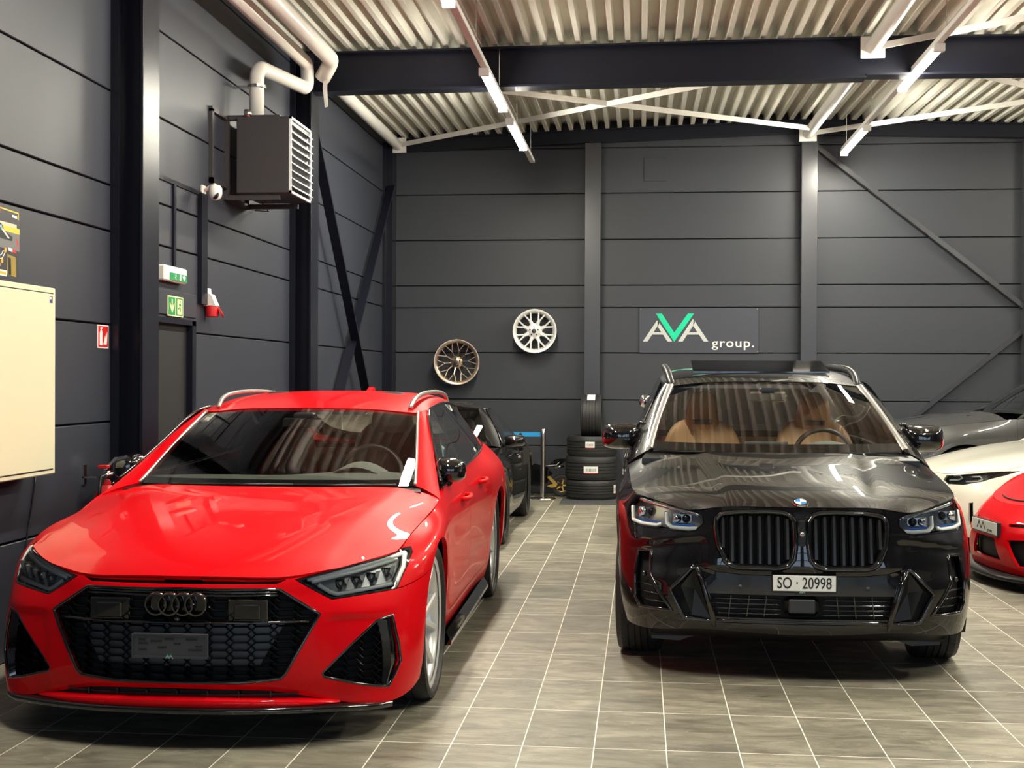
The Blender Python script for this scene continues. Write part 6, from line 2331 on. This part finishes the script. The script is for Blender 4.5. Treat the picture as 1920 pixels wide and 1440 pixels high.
# ---- grey off-roader at the back on the right
th = math.radians(86)
gs = thing('grey_off_roader', 'dark grey off-roader parked side-on against the back wall', 'car', (4.62, 8.50, 0), -th)
gr_ = sx_net(NETS['suv_rows'], 1.03, 1.03, 1.07)
gh_ = sx_net(NETS['suv_hood'], 1.03, 1.03, 1.07)
sc = lambda L: [(x * 1.03, y * 1.03, z * 1.07) for x, y, z in L]
hy_, ex = simple_car(gs, gr_, gh_, 'grey_paint', wheels=[(0, .82, .39, .275, .27, 'S10', 'rim_black'), (2.95, .82, .39, .275, .27, 'S10', 'rim_black')],
                     cuts=[([(-.02, .87), (.44, .86), (.42, .68), (-.02, .66)], 2), ([(.52, .90), (.84, .95), (.90, .86), (.54, .80)], 3)], subc=5,
                     doors=[([(.66, .32), (.56, .7), (.56, 1.3), (1.7, 1.3), (1.68, .32)], 20)],
                     wb=sc([(0, .60, 1.105), (.4, .63, 1.106), (.745, .715, 1.104)]), wt=sc([(0, 1.33, 1.55), (.3, 1.34, 1.545), (.600, 1.385, 1.515)]),
                     pb=sc([(.893, .55, 1.035), (.845, .80, 1.13), (.78, 1.02, 1.265), (.71, 1.26, 1.43), (.655, 1.47, 1.525)]),
                     roof=[sc(r) for r in ([(0, 1.33, 1.553), (.3, 1.34, 1.548), (.6, 1.385, 1.518), (.655, 1.47, 1.527)], [(0, 1.9, 1.62), (.3, 1.9, 1.615), (.6, 1.9, 1.59), (.67, 1.9, 1.555)], [(0, 2.6, 1.63), (.3, 2.6, 1.625), (.6, 2.6, 1.6), (.67, 2.6, 1.56)], [(0, 3.6, 1.57), (.3, 3.6, 1.565), (.55, 3.58, 1.53), (.62, 3.5, 1.48)])],
                     sb=sc([(.882, .66, 1.045), (.872, .9, 1.064), (.866, 1.6, 1.08), (.862, 2.4, 1.09), (.80, 3.4, 1.11)]), stp=sc([(.868, .74, 1.075), (.78, 1.04, 1.27), (.69, 1.40, 1.51), (.672, 1.7, 1.54), (.672, 2.5, 1.55), (.62, 3.35, 1.48)]))
emit('grille', (ex[2][0] + np.array([0, .03, 0]), ex[2][1], ex[2][2]), 'black_gloss', gs, 'join')
emit('headlight', (ex[3][0] + np.array([0, .01, 0]), ex[3][1], ex[3][2]), 'black_gloss', gs)
mirror_shell(gs, .99, .88, 1.27, .26, .15, .19, 'black_gloss', ([(.88, .80, 1.16), (.9, .82, 1.18), (.92, .83, 1.2)], .03), both=False)
mb = MB().cbox(.25, .60, .12, .34, 1.122, 1.135, .004)
mpair('bonnet_vent', mb, 'black_satin', gs)

# ================================================================== loose things along the back wall
def wall_rim(label, loc, R, style, mat, tilt):
    t = thing('alloy_wheel', label, 'wheel rim', loc, 0, 'alloy wheels hung on the back wall')
    key_parent = t
    rim = None
    W_ = .24
    wheel(t, 0, 0, .36, W_, R, style, mat, 1)
    for o in list(t.children):
        if o.name.startswith('tyre'):
            me = o.data
            bpy.data.objects.remove(o)
        else:
            o.location = (0, 0, 0)
            o.rotation_euler = (tilt[0], tilt[1], -math.pi / 2 + tilt[2])
            for c in list(o.children):
                if c.name.startswith('brake'):
                    bpy.data.objects.remove(c)
                elif c.name.startswith('spokes'):
                    pass
    cap = MB().lathe([(0, 0), (.026, .001), (.030, .006), (.030, .02)], (0, -.100, 0), 'y', 18).build('centre_cap', 'holder_grey', t, smooth=True)
    for k in range(5):
        a = k * 2 * math.pi / 5 + math.pi / 2
        MB().lathe([(0, 0), (.009, 0), (.009, .02)], (.056 * math.cos(a), -.093, .056 * math.sin(a)), 'y', 10).build('bolt_hole', 'black_matte', cap)
    MB().cyl((0, .09, R + .01), (0, -.04, R + .01), .008, 8).build('wall_peg', 'steel', t)
    return t


pmat('rim_white', (.82, .81, .77), .3, metal=.3)
pmat('rim_bronze', (.62, .48, .34), .22, metal=.85)
wall_rim('silver split-spoke alloy wheel hung highest on the back wall', (-.314, 9.77, 2.153), .280, 'Y8', 'rim_white', (.2, 0, .10))
wall_rim('bronze fine-mesh alloy wheel hung lower on the back wall', (-1.348, 9.77, 1.742), .292, 'mesh10', 'rim_bronze', (.1, 0, .12))


def lying_tyre(label, x, y, z, R, W_, rimR, sticker):
    t = thing('tyre', label, 'tyre', (x, y, z + W_ / 2), 0, 'new tyres stacked by the back wall')
    mb = MB().lathe([(a, b) for a, b in tyre_profile(R, W_, rimR)], (0, 0, 0), 'z', 56)
    n = 60
    h = W_ / 2
    for k in range(n):
        tt = 2 * math.pi * k / n
        for s in (-1, 1):
            vs = []
            for dx, r in ((.50, R + .003), (.74, R + .0015), (.9, R - .014)):
                for dt in (-.35, .25):
                    a = tt + dt * 2 * math.pi / n
                    vs.append((r * math.cos(a), r * math.sin(a), s * h * dx))
            mb.add(vs, [(0, 1, 3, 2), (2, 3, 5, 4)])
    mb.build('rubber', 'rubber', t, angle=35)
    a0, a1, z0, z1 = sticker
    V = np.array([[((R + .006) * math.cos(a), (R + .006) * math.sin(a), zz) for a in np.linspace(a0, a1, 10)] for zz in (z0, z1)])
    st = MB().grid(V).build('paper_label', 'white_print', t)
    for k in range(7):
        a = a0 + (a1 - a0) * (.18 + .1 * k)
        V = np.array([[((R + .0075) * math.cos(q), (R + .0075) * math.sin(q), zz) for q in np.linspace(a, a + (a1 - a0) * .05, 3)] for zz in (z0 + (z1 - z0) * .3, z0 + (z1 - z0) * .7)])
        MB().grid(V).build('label_print', 'dash_grey', st)
    V = np.array([[((R + .0072) * math.cos(a), (R + .0072) * math.sin(a), zz) for a in np.linspace(a0, a1, 10)] for zz in (z0, z0 + .008)])
    MB().grid(V).build('label_stripe', 'red_sign', st)
    return t


hp = math.pi / 2
mat_ = tag(MB().cbox(.10, .90, 8.48, 9.70, .0005, .009, .003).build('floor_mat', pmat('mat_grey', (.06, .06, .065), .8).name), 'thin dark grey mat under the stacked tyres', 'mat')
Z0 = .009
lying_tyre('bottom tyre of the stack on the grey mat', .465, 9.27, Z0, .328, .245, .235, (-.55, -.38, -.05, .06))
lying_tyre('middle tyre of the stack with a wide white label', .462, 9.27, Z0 + .245, .332, .300, .235, (-hp - .25, -hp + .28, -.06, .03))
lying_tyre('top lying tyre of the stack with a white label', .468, 9.27, Z0 + .545, .318, .255, .225, (-hp - .22, -hp + .14, -.02, .06))
t = thing('tyre', 'tyre standing upright on top of the tyre stack', 'tyre', (.462, 9.27, 1.055), 0, 'new tyres stacked by the back wall')
mb = MB().lathe([(a, b) for a, b in tyre_profile(.275, .262, .20)], (0, 0, 0), 'x', 56)
tread_blocks(mb, .275, .262, 52)
mb.build('rubber', 'rubber', t, angle=35)
V = np.array([[(xx, .282 * math.cos(a), .282 * math.sin(a)) for a in np.linspace(hp + .25, hp + .75, 8)] for xx in (-.05, .05)])
MB().grid(V).build('paper_label', 'white_print', t)

# barrier posts and belt
def barrier(x, y, label):
    b = thing('barrier_post', label, 'barrier post', (x, y, 0), 0, 'belt barrier posts')
    MB().lathe([(0, .02), (.05, .02), (.165, .012), (.17, .0)], (0, 0, 0), 'z', 32).build('base', 'steel', b, angle=40)
    MB().lathe([(.032, .015), (.032, .80), (.036, .80), (.036, .875), (.03, .885), (0, .888)], (0, 0, 0), 'z', 24).build('post', 'steel', b, angle=40)
    return b


barrier(-.153, 9.2, 'polished steel barrier post by the tyre stack')
barrier(-1.75, 9.2, 'steel barrier post hidden behind the black sports coupe')
tag(MB().cbox(-1.72, -.185, 9.198, 9.202, .79, .845, .0005).build('barrier_belt', pmat('belt_blue', (.02, .32, .72), .5).name), 'bright blue belt stretched between the barrier posts', 'belt')

# pocket bike behind the post
pb_ = thing('pocket_bike', 'small black and gold pocket motorbike behind the barrier post', 'motorbike', (-.12, 9.52, 0), 0)


def small_wheel(x, nm):
    w_ = MB().lathe([(.085, -.03), (.11, -.038), (.135, -.033), (.145, -.012), (.145, .012), (.135, .033), (.11, .038), (.085, .03)], (x, 0, .146), 'y', 28, True).build(nm, 'rubber', pb_, angle=40)
    mb = MB().lathe([(.088, -.028), (.078, -.02), (.078, .02), (.088, .028)], (x, 0, .146), 'y', 24)
    for k in range(5):
        a = k * 2 * math.pi / 5
        mb.bar((x, 0, .146), (x + .082 * math.cos(a), 0, .146 + .082 * math.sin(a)), .02, .016, (0, 1, 0))
    mb.build('wheel_rim', 'gold', w_)


small_wheel(.19, 'rear_wheel')
small_wheel(-.38, 'front_wheel')
MB().prism([(-.20, .40), (-.16, .43), (.02, .38), (.07, .30), (.0, .18), (-.12, .13), (-.26, .16), (-.30, .28)], lambda a, b, d: (a, d, b), -.06, .06).build('fairing', 'black_gloss', pb_)
MB().prism([(.0, .26), (.04, .27), (.14, .17), (.12, .13), (.06, .12), (.0, .14), (.05, .16), (.08, .17)], lambda a, b, d: (a, d, b), -.075, -.055).build('frame_plate', 'gold', pb_)
MB().prism([(.02, .38), (.12, .385), (.26, .47), (.25, .50), (.12, .49), (.05, .44)], lambda a, b, d: (a, d, b), -.05, .05).build('tail', 'black_gloss', pb_)
MB().tube([(-.12, -.04, .40), (.0, -.05, .40), (.12, -.06, .41), (.17, -.06, .45)], .010, 8).build('seat_rail', 'steel', pb_, smooth=True)
MB().cyl((.10, -.07, .38), (.22, -.075, .40), .018, 10).build('silencer', 'steel', pb_, smooth=True)
MB().bar((.02, 0, .22), (.19, 0, .146), .03, .04, (0, 1, 0)).build('swing_arm', 'black_satin', pb_)
MB().tube([(-.30, -.15, .46), (-.26, 0, .47), (-.30, .15, .46)], .011, 8).cyl((-.27, 0, .47), (-.38, 0, .146), .018, 8).build('fork', 'steel', pb_, smooth=True)

# scooter parked behind the off-roader: only its mirror shows
ms = thing('motor_scooter', 'scooter behind the off-roader of which only a round chrome mirror shows', 'scooter', (1.32, 4.75, 0), 0)
MB().lathe([(0, -.03), (.035, -.026), (.058, -.01), (.062, .008), (.056, .014), (0, .016)], (0, 0, 0), 'y', 24).build('mirror', 'chrome', ms, smooth=True, loc=(-.19, 0, 1.33), rot=(.1, 0, .2))
MB().tube([(-.19, .01, 1.30), (-.17, .02, 1.20), (-.15, .05, 1.08)], .007, 8).build('mirror_stem', 'black_satin', ms, smooth=True)
MB().tube([(-.30, .10, 1.04), (-.15, .05, 1.07), (0, .03, 1.05), (.15, .05, 1.07), (.30, .10, 1.04)], .014, 8).build('handlebar', 'black_satin', ms, smooth=True)
MB().prism([(-.16, 1.0), (.16, 1.0), (.22, .6), (.18, .28), (-.18, .28), (-.22, .6)], lambda a, b, d: (a, d, b), .02, .08).build('leg_shield', 'black_gloss', ms)
for y in (-.15, 1.0):
    MB().lathe([(.12, -.045), (.17, -.055), (.205, -.04), (.21, 0), (.205, .04), (.17, .055), (.12, .045)], (0, y, .21), 'x', 28, True).build('wheel', 'rubber', ms, angle=40)
MB().cyl((0, .04, 1.0), (0, -.15, .21), .025, 10).build('fork', 'steel', ms, smooth=True)
MB().cbox(-.16, .16, .06, .62, .26, .32, .02).cbox(-.15, .15, .55, 1.2, .36, .72, .05).build('body', 'black_gloss', ms)
MB().cbox(-.14, .14, .52, 1.22, .72, .80, .03).build('saddle', 'black_satin', ms)
